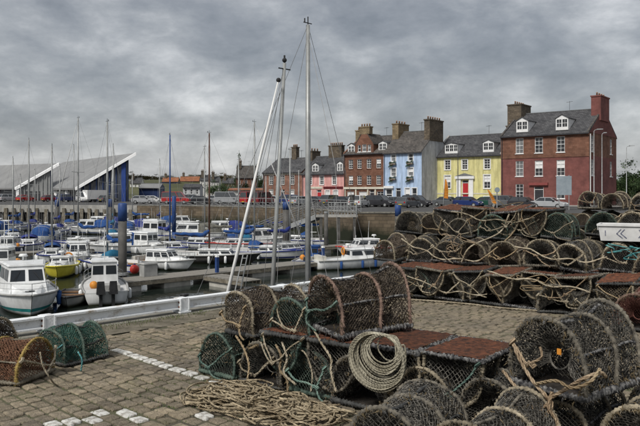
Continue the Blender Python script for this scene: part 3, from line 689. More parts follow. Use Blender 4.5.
def house(name, label, a, b, depth, ze, zr, wall, roof='slate', gable=None, wins=(), door=None, skews=None, surround=None, side_wins=(), bars=2, extra_holes=(), upper=None, z_split=None, cat='house', group=None, base=TOWN):
    a = Vector((a[0], a[1], 0)); b = Vector((b[0], b[1], 0)); W = (b-a).length; dv = (b-a).normalized()
    t = thing(name, label, cat, (a.x, a.y, base), math.atan2(dv.y, dv.x), group); D = depth
    F = lambda u, dp, z: Vector((u, dp, z)); S = lambda u, dp, z: Vector((W-dp, u, z))
    holes = [(u-w/2, u+w/2, z0, z1) for (u, w, z0, z1) in wins] + list(extra_holes)
    if door: holes.append((door[0]-door[1]/2, door[0]+door[1]/2, 0.0, door[2]))
    sh = [(u-w/2, u+w/2, z0, z1) for (u, w, z0, z1) in side_wins]
    parts = [(-.3, ze, wall)] if upper is None else [(-.3, z_split, wall), (z_split, ze, upper)]
    for (za, zb, m) in parts:
        mb = MB(); wall_holes(mb, F, W, za, zb, [h for h in holes if za <= (h[2]+h[3])/2 <= zb]); mb.build('wall', m, t)
        mb = MB(); wall_holes(mb, S, D, za, zb, [h for h in sh if za <= (h[2]+h[3])/2 <= zb])
        if zb == ze: mb.add([(W, 0, ze), (W, D, ze), (W, D/2, zr)], [(0, 1, 2)])
        mb.build('gable_wall', gable or m, t)
        mb = MB().add([(0, 0, za), (0, D, za), (0, D, zb), (0, 0, zb)], [(0, 1, 2, 3)])
        if zb == ze: mb.add([(0, 0, ze), (0, D, ze), (0, D/2, zr)], [(0, 1, 2)])
        mb.add([(0, D, za), (W, D, za), (W, D, zb), (0, D, zb)], [(0, 1, 2, 3)])
        mb.build('rear_wall', gable or m, t)
    sl = (zr-ze)/(D/2)
    for s in (0, 1):
        y0 = -.28 if s == 0 else D+.28; zz = ze-.28*sl
        MB().hexa([(-.05, y0, zz+.02), (W+.05, y0, zz+.02), (W+.05, D/2, zr+.02), (-.05, D/2, zr+.02)],
                  [(-.05, y0, zz+.16), (W+.05, y0, zz+.16), (W+.05, D/2, zr+.16), (-.05, D/2, zr+.16)]).build('roof', roof, t)
    MB().box(-.05, W+.05, D/2-.14, D/2+.14, zr+.13, zr+.24).build('ridge', 'lead', t)
    MB().box(0, W, -.42, -.285, ze-.28*sl-.06, ze-.28*sl+.07).build('gutter', 'door_dark', t)
    if skews:
        for x in (-.03, W-.27):
            for s in (0, 1):
                y0 = -.2 if s == 0 else D+.2; zz = ze-.2*sl
                MB().hexa([(x, y0, zz+.17), (x+.3, y0, zz+.17), (x+.3, D/2, zr+.17), (x, D/2, zr+.17)], [(x, y0, zz+.34), (x+.3, y0, zz+.34), (x+.3, D/2, zr+.34), (x, D/2, zr+.34)]).build('skew_coping', skews, t)
    for i, (u, w_, z0, z1) in enumerate(wins): window(t, F, u-w_/2, u+w_/2, z0, z1, surround=surround, bars=bars, blind=(i*7 % 5 in (1, 3)))
    for (u, w_, z0, z1) in side_wins: window(t, S, u-w_/2, u+w_/2, z0, z1, surround=surround, bars=bars)
    if door:
        u, w_, h, dm = door
        dd = MB().box(u-w_/2+.08, u+w_/2-.08, .14, .2, 0, h-.45).build('door', dm, t)
        MB().sphere((u+w_/2-.22, .11, 1.0), .05, 8, 5).build('handle', 'galv', dd)
        MB().box(u-w_/2+.08, u+w_/2-.08, .17, .19, h-.38, h-.04).build('fanlight', 'pane_dark', t)
        mb = MB().box(u-w_/2, u-w_/2+.08, .08, .22, 0, h); mb.box(u+w_/2-.08, u+w_/2, .08, .22, 0, h); mb.box(u-w_/2+.08, u+w_/2-.08, .08, .22, h-.45, h-.38); mb.build('door_frame', 'window_white', t)
        MB().box(u-w_/2-.2, u+w_/2+.2, -.55, -.002, -.2, .14).build('doorstep', 'kerb', t)
    if cat == 'house' and W > 6:
        MB().tube([(.22, -.1, -.1), (.22, -.1, ze-.5), (.22, -.34, ze-.28*sl-.02)], .055, 6).build('downpipe', 'door_dark', t)
        ax = W*.62; a_ = MB(); a_.seg((ax, D/2, zr+.1), (ax, D/2, zr+1.7), .025, 4); a_.seg((ax-.5, D/2, zr+1.55), (ax+.5, D/2, zr+1.62), .018, 4)
        for q in range(5): a_.seg((ax-.45+q*.2, D/2-.3, zr+1.56+q*.014), (ax-.45+q*.2, D/2+.3, zr+1.56+q*.014), .013, 3)
        a_.build('aerial', 'door_dark', t)
    return t, W, sl
u_ = Vector((0.786, -0.618, 0)); n_ = Vector((0.618, 0.786, 0))
# --- red corner house
RC = Vector((40.0, 102.0, 0)); RL = RC - u_*13.8
t, W, sl = house('corner_house', 'tall red painted corner house with slate roof and two white dormers', RL, RC, 14.6, 11.0, 15.1, 'red_wall', 'slate', upper='brown_stone', z_split=7.55,
    wins=[(3.1, 1.25, 1.1, 3.35), (9.6, 1.25, 1.1, 3.35), (3.1, 1.25, 4.6, 7.0), (6.2, 1.25, 4.6, 7.0), (9.6, 1.25, 4.6, 7.0), (3.1, 1.25, 8.2, 10.6), (6.2, 1.25, 8.2, 10.6), (9.6, 1.25, 8.2, 10.6)],
    side_wins=[(1.7, 1.2, 4.6, 7.0), (1.7, 1.2, 8.2, 10.6), (11.5, 1.2, 4.6, 7.0), (11.5, 1.2, 8.2, 10.6)], door=(6.2, 1.5, 2.9, 'door_dark'), skews='slate_brown')
MB().box(4.7, 7.7, -.35, -.004, 3.15, 3.55).build('door_hood', 'red_trim', t)
MB().box(-.01, W+.06, -.07, .02, 7.42, 7.62).build('string_course', 'brown_stone', t)
MB().box(-.01, W+.07, -.16, -.004, 10.62, 10.86).build('cornice', 'brown_stone', t)
MB().prism([(W+.004, .05, 11.02), (W+.004, 14.55, 11.02), (W+.004, 8.6, 14.5), (W+.004, 6.0, 14.5)], (.05, 0, 0)).build('gable_head', 'red_wall', t)
dormer(t, 3.3, 1.9, 11.9, 1.5, 0.55, sl, 2); dormer(t, 9.6, 1.9, 11.9, 1.5, 0.55, sl, 2)
chimney(t, -1.1, 1.3, 5.2, 9.4, 10.5, 16.6, 'chimney_dark', 5)
chimney(t, W-1.2, W+.25, 5.0, 9.6, 13.2, 16.9, 'red_wall', 4)
MB().tube([(W+.1, .35, 0), (W+.1, .35, 10.8)], .07, 8).build('downpipe', 'window_white', t)
# --- yellow house
YR = RL - u_*0.02 + n_*0.5; YL = YR - u_*12.5
t, W, sl = house('yellow_house', 'yellow rendered house with slate roof, white door surround and red door', YL, YR, 11.0, 8.2, 11.9, 'yellow_harl', 'slate',
    wins=[(2.7, 1.05, 5.9, 7.5), (5.9, 1.0, 5.9, 7.5), (9.9, 1.05, 5.9, 7.5), (2.7, 1.15, 2.7, 4.9), (9.9, 1.15, 2.7, 4.9), (2.7, 1.05, .25, 1.35), (9.9, 1.05, .25, 1.35)],
    door=(6.0, 1.15, 4.05, 'door_red'), surround='window_white', skews='kerb')
mb = MB().box(4.5, 5.25, -.22, -.004, 0, 4.3); mb.box(6.75, 7.5, -.22, -.004, 0, 4.3); mb.box(4.25, 7.75, -.42, -.003, 4.302, 4.75); mb.build('portico', 'window_white', t)
MB().prism([(4.25, -.4, 4.76), (7.75, -.4, 4.76), (6.0, -.4, 5.25)], (0, .39, 0)).build('pediment', 'lead', t)
MB().box(0, W, -.05, .02, 1.75, 1.95).build('string_course', 'cream_trim', t)
dormer(t, 3.2, 2.5, 8.9, 1.35, 0.5, sl, 3, peak=.25); dormer(t, 9.9, 1.9, 8.9, 1.4, 0.5, sl, 2, peak=.4)
chimney(t, W-1.0, W-.2, 4.0, 7.0, 10.8, 13.0, 'chimney_dark', 3)
# --- blue house, standing forward of its neighbour
BR = Vector((16.9, 114.0, 0)); BL = BR - u_*7.5
t, W, sl = house('blue_house', 'pale blue house with planted window boxes and grey gable', BL, BR, 10.0, 8.85, 12.6, 'blue_harl', 'slate_brown', gable='grey_harl',
    wins=[(2.0, .85, 7.35, 8.55), (5.4, .85, 7.35, 8.55), (2.0, .95, 4.8, 6.15), (5.4, .95, 4.8, 6.15), (4.75, .9, .8, 2.75), (6.1, .9, .8, 2.75), (1.1, 1.2, .8, 2.6)], door=(2.95, 1.0, 2.75, 'door_dark'), surround='window_white', bars=1)
chimney(t, -.25, 1.0, 3.2, 6.8, 11.2, 14.0, 'tan_stone', 4); chimney(t, W-1.0, W+.05, 2.6, 7.4, 10.8, 14.3, 'chimney_dark', 6)
MB().box(.2, 2.1, -.35, -.004, 2.75, 3.15).build('shop_board', 'window_white', t)
blue_M = t
def foliage_mesh(name, n, rx, ry, rz, s, m, seed, clump=None):
    r = random.Random(seed); mb = MB(); cs = [Vector((r.gauss(0, .5)*rx, r.gauss(0, .5)*ry, r.gauss(0, .5)*rz)) for _ in range(clump or max(3, n//40))]
    for i in range(n):
        c = r.choice(cs) + Vector((r.gauss(0, .2)*rx, r.gauss(0, .2)*ry, r.gauss(0, .2)*rz))
        u = Vector((r.uniform(-1, 1), r.uniform(-1, 1), r.uniform(-1, 1))).normalized(); v = u.orthogonal().normalized(); k = s*r.uniform(.6, 1.4)
        mb.add([c-u*k, c-v*k*.6, c+u*k, c+v*k*.6], [(0, 1, 2, 3)])
    return mb.mesh(name, m)
pl = foliage_mesh('plants', 260, .55, .22, .42, .09, 'leafy', 5); fl = foliage_mesh('flowers', 50, .5, .22, .3, .05, 'flower', 6)
for (u, z) in ((2.0, 7.2), (5.4, 7.2), (2.0, 4.6), (5.4, 4.6)):
    p = BL + u_*u - n_*.32; o = thing('window_box', 'window box of dark trailing plants under an upper blue house window', 'planter', (p.x, p.y, TOWN+z-.25), math.atan2(u_.y, u_.x), 'window boxes on the blue house')
    MB().hexa([(-.6, -.14, -.2), (.6, -.14, -.2), (.6, .14, -.2), (-.6, .14, -.2)], [(-.65, -.17, .08), (.65, -.17, .08), (.65, .17, .08), (-.65, .17, .08)]).build('trough', 'old_timber', o)
    inst('plants', pl, o); inst('flowers', fl, o)
# --- brown stone tenement with a central wall-head gable
NR = BL + n_*1.0 - u_*.03; NL = NR - u_*9.2
t, W, sl = house('stone_tenement', 'brown sandstone tenement with central gable, dormers and cream shop front', NL, NR, 11.0, 9.0, 12.3, 'brown_stone', 'slate_brown',
    wins=[(x, .95, z, z+1.65) for z in (6.3, 3.4) for x in (1.55, 3.45, 5.5, 7.55)] + [(1.5, 1.5, .7, 2.2), (4.2, 1.7, .7, 2.2), (7.9, 1.4, .7, 2.2)], door=(6.1, 1.0, 2.4, 'door_dark'), surround='brown_stone', skews='brown_stone')
mb = MB(); G = lambda u, dp, z: Vector((2.55+u, -.02+dp, z)); wall_holes(mb, G, 3.9, 9.0, 10.6, [(.55, 1.2, 9.3, 10.5), (1.5, 2.4, 9.3, 10.6), (2.7, 3.35, 9.3, 10.5)])
mb.add([G(0, 0, 10.6), G(3.9, 0, 10.6), G(2.6, 0, 12.4), G(1.3, 0, 12.4)], [(0, 1, 2, 3)])
for x in (0, 3.9): mb.add([G(x, 0, 9), G(x, 3.5, 9), G(x, 3.5, 10.6), G(x, 0, 10.6)], [(0, 1, 2, 3)])
gw = mb.build('wallhead_gable', 'brown_stone', t)
for s, x in ((-1, 0), (1, 3.9)):
    e = G(x+s*.1, 0, 10.5); p = G(1.95+s*.66, 0, 12.42); MB().prism([e+Vector((0, -.05, 0)), p+Vector((0, -.05, 0)), p+Vector((0, -.05, .15)), e+Vector((0, -.05, .15))], (0, 4.2, 0)).build('gable_roof', 'slate_brown', gw)
for (a, b, c, d) in ((.55, 1.2, 9.3, 10.5), (1.5, 2.4, 9.3, 10.6), (2.7, 3.35, 9.3, 10.5)): window(t, G, a, b, c, d, bars=1)
chimney(t, 3.4, 5.6, -.02, 1.0, 12.41, 13.6, 'tan_stone', 4); chimney(t, 0.05, .95, 3.6, 7.2, 11.2, 13.4, 'tan_stone', 4)
dormer(t, 1.3, 1.5, 9.2, 1.35, .5, sl, 2, peak=.4); dormer(t, 8.0, 1.7, 9.4, 1.35, .6, sl, 2, peak=.35)
MB().box(0.05, W-.05, -.22, -.004, 2.62, 3.0).build('shop_fascia', 'cream_trim', t)
for x in (.3, 2.7, 5.3, 6.9, 8.9): MB().box(x-.14, x+.14, -.12, -.004, .05, 2.615).build('pilaster', 'cream_trim', t)
# --- pink house
PR = NL - u_*.03 + n_*.3; PL = PR - u_*10.1
t, W, sl = house('pink_house', 'pink rendered house with red door, maroon sign and two dormers', PL, PR, 9.0, 5.55, 8.9, 'pink_harl', 'slate',
    wins=[(1.9, .9, 3.5, 5.1), (4.75, .9, 3.5, 5.1), (7.7, .9, 3.5, 5.1), (6.1, 1.0, .8, 2.4), (8.0, 1.0, .8, 2.4), (1.6, 1.1, .8, 2.3)], door=(4.1, 1.1, 2.5, 'door_red'), surround='window_white')
dormer(t, 2.9, 1.5, 5.9, 1.35, .4, sl, 2, peak=.4); dormer(t, 8.7, 1.3, 5.9, 1.5, .4, sl, 2, peak=.4)
MB().box(5.2, 9.7, -.12, -.004, 2.72, 3.12).build('sign_board', 'sign_maroon', t)
MB().box(1.9, 4.9, -.12, -.004, 2.72, 3.12).build('fascia_board', 'cream_trim', t)
chimney(t, 3.3, 6.4, 4.0, 5.0, 8.6, 10.9, 'chimney_dark', 7); chimney(t, 9.2, 10.0, 3.4, 5.8, 8.0, 10.2, 'chimney_dark', 3)
# --- brown brick house behind the masts
KR = PL - u_*.03; KL = KR - u_*10.2
t, W, sl = house('brick_house', 'brown brick house with grey slate roof between the pink house and the far trees', KL, KR, 9.0, 6.0, 8.8, 'brick_brown', 'slate',
    wins=[(2.2, .95, 3.6, 5.3), (5.2, .95, 3.6, 5.3), (7.7, .95, 3.6, 5.3), (2.2, .95, .8, 2.5), (7.7, .95, .8, 2.5)], door=(5.2, 1.1, 2.6, 'door_dark'), surround='kerb')
MB().box(-.01, W+.01, -.14, -.004, 5.5, 5.75).build('cornice', 'cream_trim', t)
chimney(t, 4.1, 5.3, 4.0, 5.0, 8.5, 11.0, 'chimney_dark', 3); chimney(t, W-.9, W-.1, 3.2, 5.8, 8.0, 10.0, 'chimney_dark', 3)
# pavement with a kerb in front of the row
def strip(name, pts, z0, h, m):
    mb = MB(); q = [Vector(p) for p in pts]
    mb.prism([Vector((p.x, p.y, z0)) for p in q], (0, 0, h)); return tag(mb.build(name, m), kind='structure')
fr_l = KL - u_*30; fr_r = RC + u_*8
strip('pavement', [fr_l-n_*3.2, fr_r-n_*3.2, fr_r+n_*1.2, fr_l+n_*1.2], TOWN+.003, 0.1, 'kerb')

# ------------------------------------------------------------------ fish market hall, far left
mat('roof_sheet', (0.185, 0.187, 0.187), 0.6, scale=.25, c2=(0.245, 0.247, 0.245))
mat('fascia', (0.74, 0.75, 0.75), 0.5, scale=.5, c2=(0.84, 0.84, 0.84))
mat('blue_clad', (0.016, 0.030, 0.085), 0.5, scale=.6, c2=(0.024, 0.045, 0.12))
mat('pale_clad', (0.20, 0.205, 0.205), 0.6, scale=.4, c2=(0.28, 0.285, 0.28))
mat('end_glazing', (0.035, 0.042, 0.058), 0.2, scale=.5, c2=(0.07, 0.08, 0.10), spec=.6); mat('blue_pier', (0.02, 0.05, 0.20), .5, scale=.5)
def hall(label, E0, P0, ext, end_m, deep):
    E0 = Vector(E0); P0 = Vector(P0); ext = Vector(ext); g0 = TOWN
    t = thing('fish_market', label, 'building', (E0.x, E0.y, g0)); o = Vector((E0.x, E0.y, g0)); L = lambda p: Vector(p)-o
    back = P0 + (P0-E0).normalized()*1.6; front = E0-(P0-E0).normalized()*1.2; up = Vector((0, 0, .4))
    n = 9
    for i in range(n):                              # roof in standing-seam bays
        a = ext*(i/n)+ext.normalized()*.04; b = ext*((i+1)/n)-ext.normalized()*.04
        MB().hexa([L(front+a), L(back+a), L(back+b), L(front+b)], [L(front+a+up), L(back+a+up), L(back+b+up), L(front+b+up)]).build('roof_panel', 'roof_sheet', t)
    e = ext.normalized()*-.5
    MB().hexa([L(front+e+up*-.35), L(back+e+up*-.35), L(back), L(front)], [L(front+e+up*1.25), L(back+e+up*1.25), L(back+up*1.25), L(front+up*1.25)]).build('fascia', 'fascia', t)
    f2 = ext.normalized()*.8
    a, b = E0+f2, P0+f2; mb = MB()
    mb.prism([L(Vector((a.x, a.y, g0))), L(Vector((b.x, b.y, g0))), L(b-Vector((0, 0, .1))), L(a-Vector((0, 0, .1)))], ext.normalized()*.3); ew = mb.build('end_wall', end_m, t)
    dv = (b-a); 
    for k in range(7):                              # cladding ribs on the end wall
        f = (k+.7)/7.4; p = a+dv*f
        MB().box(-.12, .12, -.2, .0, 0, max(.5, p.z-g0-.3), Matrix.Translation(L(Vector((p.x, p.y, g0))))).build('cladding_rib', 'blue_clad' if end_m == 'end_glazing' else end_m, ew)
    MB().box(1.2, 5.6, -.12, .05, .0, 2.3, Matrix.Translation(L(Vector((a.x, a.y, g0))))).build('loading_door', 'pane_dark', ew)
    if end_m == 'end_glazing': p = a+dv*.9; MB().box(-.2, (b-p).length*.6, -.3, -.005, 0, p.z-g0-.2, Matrix.Translation(L(Vector((p.x, p.y, g0))))).build('blue_pier', 'blue_pier', ew)
    q = E0+ext; 
    for i in range(deep):                           # glazed bays and white columns under the low eave
        p0 = E0.lerp(q, (i+.15)/deep); p1 = E0.lerp(q, (i+.95)/deep)
        MB().prism([L(Vector((p0.x, p0.y, g0))), L(Vector((p1.x, p1.y, g0))), L(Vector((p1.x, p1.y, E0.z-.1))), L(Vector((p0.x, p0.y, E0.z-.1)))], (.2, .3, 0)).build('bay', 'pane_dark' if i % 2 == 0 else 'pale_clad', t)
        c = E0.lerp(q, (i+.05)/deep); MB().box(-.35, .35, -.35, .35, 0, E0.z-g0-.1, Matrix.Translation(L(Vector((c.x, c.y, g0))))).build('column', 'fascia', t)
    bk = [P0+ext*.02, P0+ext]
    MB().prism([L(Vector((bk[0].x, bk[0].y, g0))), L(Vector((bk[1].x, bk[1].y, g0))), L(bk[1]-Vector((0, 0, .1))), L(bk[0]-Vector((0, 0, .1)))], (.3, .2, 0)).build('rear_wall', 'blue_clad', t)
    return t
hall('white roofed market hall with deep blue end wall under a rising pointed eave', (-52.5, 150, 2.75), (-41.8, 150, 9.0), (-33, 46, 0), 'end_glazing', 6)
hall('smaller pale market hall with pointed white roof edge beside the blue walled hall', (-72.4, 165, 2.85), (-64.4, 165, 7.4), (-40, 27, 0), 'pale_clad', 6)

# ------------------------------------------------------------------ hill, far houses and trees
mat('hill_grass', (0.05, 0.055, 0.025), 0.95, scale=.05, c2=(0.10, 0.10, 0.045))
mb = MB(); nx, ny = 60, 14
for j in range(ny):
    for i in range(nx):
        x = -330+i*12; y = 230+j*45; fx = math.exp(-((x+70)/150)**2); h = 8.5*fx*min(1, max(0, (y-230)/110))*(1+.25*noise.noise((x*.02, y*.01, 0)))
        mb.v.append((x, y, TOWN-.05+h)); mb.lay.append(0)
for j in range(ny-1):
    for i in range(nx-1): mb.f.append((j*nx+i, j*nx+i+1, (j+1)*nx+i+1, (j+1)*nx+i))
tag(mb.build('hill', 'hill_grass', None, True), kind='structure')
def far_house(px0, px1, ye, yr, d, wall, roof, label, yb=198, chim=True, nm='far_house', cat='house', nw=3):
    a = at(px0, d, yb); b = at(px1, d, yb); ze = EYE-(ye-HY)*d/FPX - a.z; zr = EYE-(yr-HY)*d/FPX - a.z; W = (b-a).length
    wins = []
    if nw: wins = [((k+.5)*W/nw, W/nw*.35, ze*.45, ze*.85) for k in range(nw)]
    t, W, sl = house(nm, label, a, b, max(5, W*.6), ze, zr, wall, roof, wins=wins, bars=1, base=a.z, cat=cat)
    if chim: chimney(t, W*.1, W*.1+.9, W*.3-.4, W*.3+.4, zr-.8, zr+1.4, 'chimney_dark', 2)
    return t
far_house(200, 209, 180, 175.5, 235, 'white_harl', 'slate', 'white gabled house left of the dark wooden mast below the hill')
far_house(210.5, 219, 181, 177, 232, 'white_harl', 'slate', 'second white house right of the dark wooden mast below the hill')
far_house(162, 178, 181.5, 177.5, 300, 'tan_stone', 'pantile', 'low stone house with orange tiled roof on the hill left of the white houses', 192)
far_house(179.5, 199, 181, 176.5, 310, 'tan_stone', 'pantile', 'longer stone house with orange tiled roof next to the white houses', 192)
far_house(236, 256, 177, 166, 215, 'brown_stone', 'slate_brown', 'large brown stone building with steep roof behind the leaning white pole', 199)
far_house(222, 235, 183, 178.5, 260, 'brick_brown', 'slate', 'small brown house in front of the trees beside the large brown stone building', 197)
far_house(130, 141, 183, 178, 280, 'white_harl', 'slate', 'pale house above the blue shed on the low hill', 195)
far_house(228, 268, 190.5, 188.8, 150, 'white_harl', 'pantile', 'long low white harbour shed with red roof edge behind red cars', 201.6, False, 'harbour_shed', 'shed', 5)
far_house(139, 160, 188, 184, 165, 'blue_clad', 'roof_sheet', 'blue clad harbour shed with pale roof beyond the sheet pile quay', 200.7, False, 'harbour_shed', 'shed', 0)
far_house(183, 200, 187.5, 184.5, 190, 'grey_harl', 'slate', 'grey low harbour store behind the red van', 199.6, False, 'harbour_shed', 'shed', 3)
crown_me = [foliage_mesh('crown', 2600, 1, 1, .85, .075, 'leafy', 20+i, 46) for i in range(3)]
def trunk_mesh(seed):
    r = random.Random(seed); mb = MB(); mb.tube([(0, 0, -.1), (.03, 0, .5), (0, .03, 1.0), (.04, 0, 1.5)], lambda i, l: (.10, .075, .06, .03)[i], 8)
    for k in range(7):
        an = k*.9+r.uniform(-.3, .3); z0 = .55+.11*k; e = Vector((math.cos(an)*.6, math.sin(an)*.6, z0+.5)); s = Vector((0, 0, z0)); mb.tube([s, s.lerp(e, .5)+Vector((0, 0, -.05)), e], lambda i, l: (.035, .022, .008)[i], 5)
    return mb.mesh('trunk', 'bark')
trunk_me = [trunk_mesh(i) for i in range(2)]
def tree(p, h, w, label, group=None, m=None):
    t = thing('tree', label, 'tree', p, rnd.uniform(0, 6), group)
    o = inst('trunk', trunk_me[rnd.randrange(2)], t); o.scale = (h*.45, h*.45, h*.45)
    c = inst('crown', crown_me[rnd.randrange(3)], t, m); c.scale = (w/2, w/2, h*.42); c.location = (0, 0, h*.58)
def trees(lst, label, group, m=None):
    for (px, yt, d, wpx) in lst:
        b = at(px, d, z=TOWN + (7.0 if d > 270 else 0)); top = EYE-(yt-HY)*d/FPX
        tree(b, max(3, top-b.z), wpx*d/FPX, label, group, m)
trees([(212, 184, 225, 12), (224, 183, 228, 14), (232, 185, 205, 10), (245, 184, 200, 12), (259, 181, 225, 14), (268, 176, 240, 13)], 'dark green tree behind the white harbour shed and houses', 'trees behind the harbour')
trees([(132, 174, 330, 12), (140, 175, 320, 12), (148, 177, 330, 12), (158, 178, 340, 12), (168, 175.5, 360, 12), (205, 174, 345, 14), (192, 175, 350, 12), (222, 175, 330, 14), (229, 177, 325, 10)], 'brownish tree on the ridge of the low hill', 'trees on the hill', 'leafy_brown')
trees([(612, 178, 150, 18), (622, 172, 155, 22), (634, 170, 150, 24), (648, 171, 158, 26), (628, 182, 130, 16), (642, 181, 128, 18)], 'dark green tree beyond the red corner house', 'trees beyond the corner house')
trees([(6, 181, 235, 10), (14, 182, 240, 10), (150, 188, 190, 8), (262, 178, 180, 9), (240, 164, 225, 8), (255, 167, 226, 8)], 'green tree half hidden between harbour buildings', 'trees between harbour buildings')

# ------------------------------------------------------------------ vehicles
for nme, c in (('red', (0.38, .02, .02)), ('white', (.62, .62, .61)), ('silver', (.36, .37, .38)), ('black', (.028, .028, .032)), ('navy', (.015, .03, .12)), ('grey', (.10, .105, .11)), ('green', (.02, .07, .05)), ('darkred', (.16, .015, .02))):
    mat('car_'+nme, c, 0.22, 0.06, 1.0, spec=0.6)
MATS.pop('car_glass', None); mat('car_glass', (0.03, 0.034, 0.038), 0.03, 0.3, 0.7, spec=1.0); mat('lamp_white', (.6, .6, .58), .2, scale=3); mat('lamp_red', (.35, .01, .01), .2, scale=3)
def tyre_mesh():
    mb = MB(); mb.tube([(0, -.1, 0), (0, -.09, 0), (0, .09, 0), (0, .1, 0)], lambda i, l: (.26, .31, .31, .26)[i], 16); return mb.mesh('wheel', 'rubber', False)
def rim_mesh():
    mb = MB(); mb.tube([(0, -.112, 0), (0, .112, 0)], .19, 12); return mb.mesh('rim', 'galv')
TY, RM = tyre_mesh(), rim_mesh()
CAR_KINDS = {   # lower body profile, cabin (front base, front top, rear top, rear base), roof z
    'hatchback': (4.0, 1.7, [(-1.95, .3), (-2.0, .62), (-1.93, .92), (-1.5, .97), (1.05, .93), (1.75, .80), (1.98, .60), (2.0, .3)], (1.1, .35, -1.45, -1.88), 1.46),
    'saloon': (4.5, 1.75, [(-2.2, .3), (-2.25, .62), (-2.2, .9), (-1.6, .95), (1.15, .92), (2.0, .78), (2.23, .58), (2.25, .3)], (1.15, .45, -1.0, -1.65), 1.42),
    'estate': (4.4, 1.78, [(-2.15, .34), (-2.2, .7), (-2.15, 1.02), (-1.6, 1.05), (1.15, 1.02), (1.95, .9), (2.18, .66), (2.2, .34)], (1.2, .5, -1.75, -2.1), 1.66),
    'van': (4.9, 1.9, [(-2.4, .36), (-2.45, .8), (-2.42, 1.15), (-1.6, 1.18), (1.5, 1.15), (2.2, .98), (2.43, .72), (2.45, .36)], (1.7, .95, -2.35, -2.4), 2.15)}
CAR_CACHE = {}
def car(px, d, kind, colr, rz, label, group='vehicles parked round the harbour', z=TOWN):
    L, Wd, prof, (fb, ft, rt, rb), zr = CAR_KINDS[kind]
    t = thing('parked_van' if kind == 'van' else 'parked_car', label, 'van' if kind == 'van' else 'car', at(px, d, z=z+.004), rz, group)
    if kind not in CAR_CACHE:
        h = Wd/2; bm_ = MB(); n = len(prof); rows = []
        for (y, s, dz) in ((-h, .97, -.05), (-h*.93, 1.0, 0), (h*.93, 1.0, 0), (h, .97, -.05)):
            rows.append([Vector((x*s, y, z+(dz if z > .5 else 0))) for x, z in prof])
        for r in rows: bm_.v += [tuple(p) for p in r]; bm_.lay += [0]*n
        for k in range(3):
            for i in range(n): bm_.f.append((k*n+i, k*n+(i+1) % n, (k+1)*n+(i+1) % n, (k+1)*n+i))
        bm_.f += [tuple(range(n)), tuple(range(4*n-1, 3*n-1, -1))]
        zb = prof[4][1]-.03; hw = h*.9; tw = h*.76
        b4 = [Vector((fb, -hw, zb)), Vector((fb, hw, zb)), Vector((rb, hw, zb)), Vector((rb, -hw, zb))]; t4 = [Vector((ft, -tw, zr-.06)), Vector((ft, tw, zr-.06)), Vector((rt, tw, zr-.06)), Vector((rt, -tw, zr-.06))]
        cab = MB().hexa(b4, t4)
        roof = MB().hexa([p*1.0 for p in t4], [Vector((ft-.15, -tw*.9, zr)), Vector((ft-.15, tw*.9, zr)), Vector((rt+.1, tw*.9, zr)), Vector((rt+.1, -tw*.9, zr))])
        for i in range(4): roof.seg(b4[i], t4[i], .05, 4)
        for s in (-1, 1):
            for f in ((.5,) if kind != 'van' else (.3,)):
                roof.seg(Vector((fb+(rb-fb)*f, s*hw, zb)), Vector((ft+(rt-ft)*f, s*tw, zr-.05)), .05, 4)
        if kind == 'van':
            for s in (-1, 1): roof.panel(*( [b4[0].lerp(b4[3], .32), b4[3], t4[3], t4[0].lerp(t4[3], .32)] if s < 0 else [b4[2], b4[1].lerp(b4[2], .32), t4[1].lerp(t4[2], .32), t4[2]]), 0, 1, 0, 1, .02, .004)
        CAR_CACHE[kind] = (bm_.mesh('body', 'car_grey'), cab.mesh('cabin_glass', 'car_glass'), roof.mesh('roof', 'car_grey'), zb)
    b_, c_, r_, zb = CAR_CACHE[kind]
    inst('body', b_, t, 'car_'+colr); inst('cabin_glass', c_, t); inst('roof', r_, t, 'car_'+colr)
    for x in (L*.31, -L*.31):
        for s in (-1, 1):
            w_ = inst('wheel', TY, t); w_.location = (x, s*(Wd/2-.09), .31); inst('rim', RM, w_)
    for s in (-1, 1):
        MB().box(L/2-.12, L/2+.004, s*Wd*.36-.14, s*Wd*.36+.14, .58, .70).build('headlight', 'lamp_white', t)
        MB().box(-L/2-.006, -L/2+.08, s*Wd*.38-.1, s*Wd*.38+.1, .66, .84).build('tail_light', 'lamp_red', t)
    for (x0, x1, m_) in ((L/2+.002, L/2+.012, 'lamp_white'), (-L/2-.014, -L/2-.002, 'plate_yellow')): MB().box(x0, x1, -.26, .26, .42, .53).build('number_plate', m_, t)
    for s in (-1, 1): MB().box(L*.16, L*.22, s*(Wd/2+.02)-.08, s*(Wd/2+.02)+.08, .92, 1.06).build('wing_mirror', 'rubber', t)
    MB().box(-L/2*.99, L/2*.99, -Wd/2*.99, Wd/2*.99, .24, .36).build('sill_trim', 'rubber', t)
    return t
mat('plate_yellow', (.5, .38, .03), .4, scale=3)
ru = math.atan2(u_.y, u_.x); rn = math.atan2(n_.y, n_.x)
CN = {'red': 'red', 'white': 'white', 'silver': 'silver', 'black': 'black', 'navy': 'dark blue', 'grey': 'grey', 'green': 'dark green', 'darkred': 'maroon'}
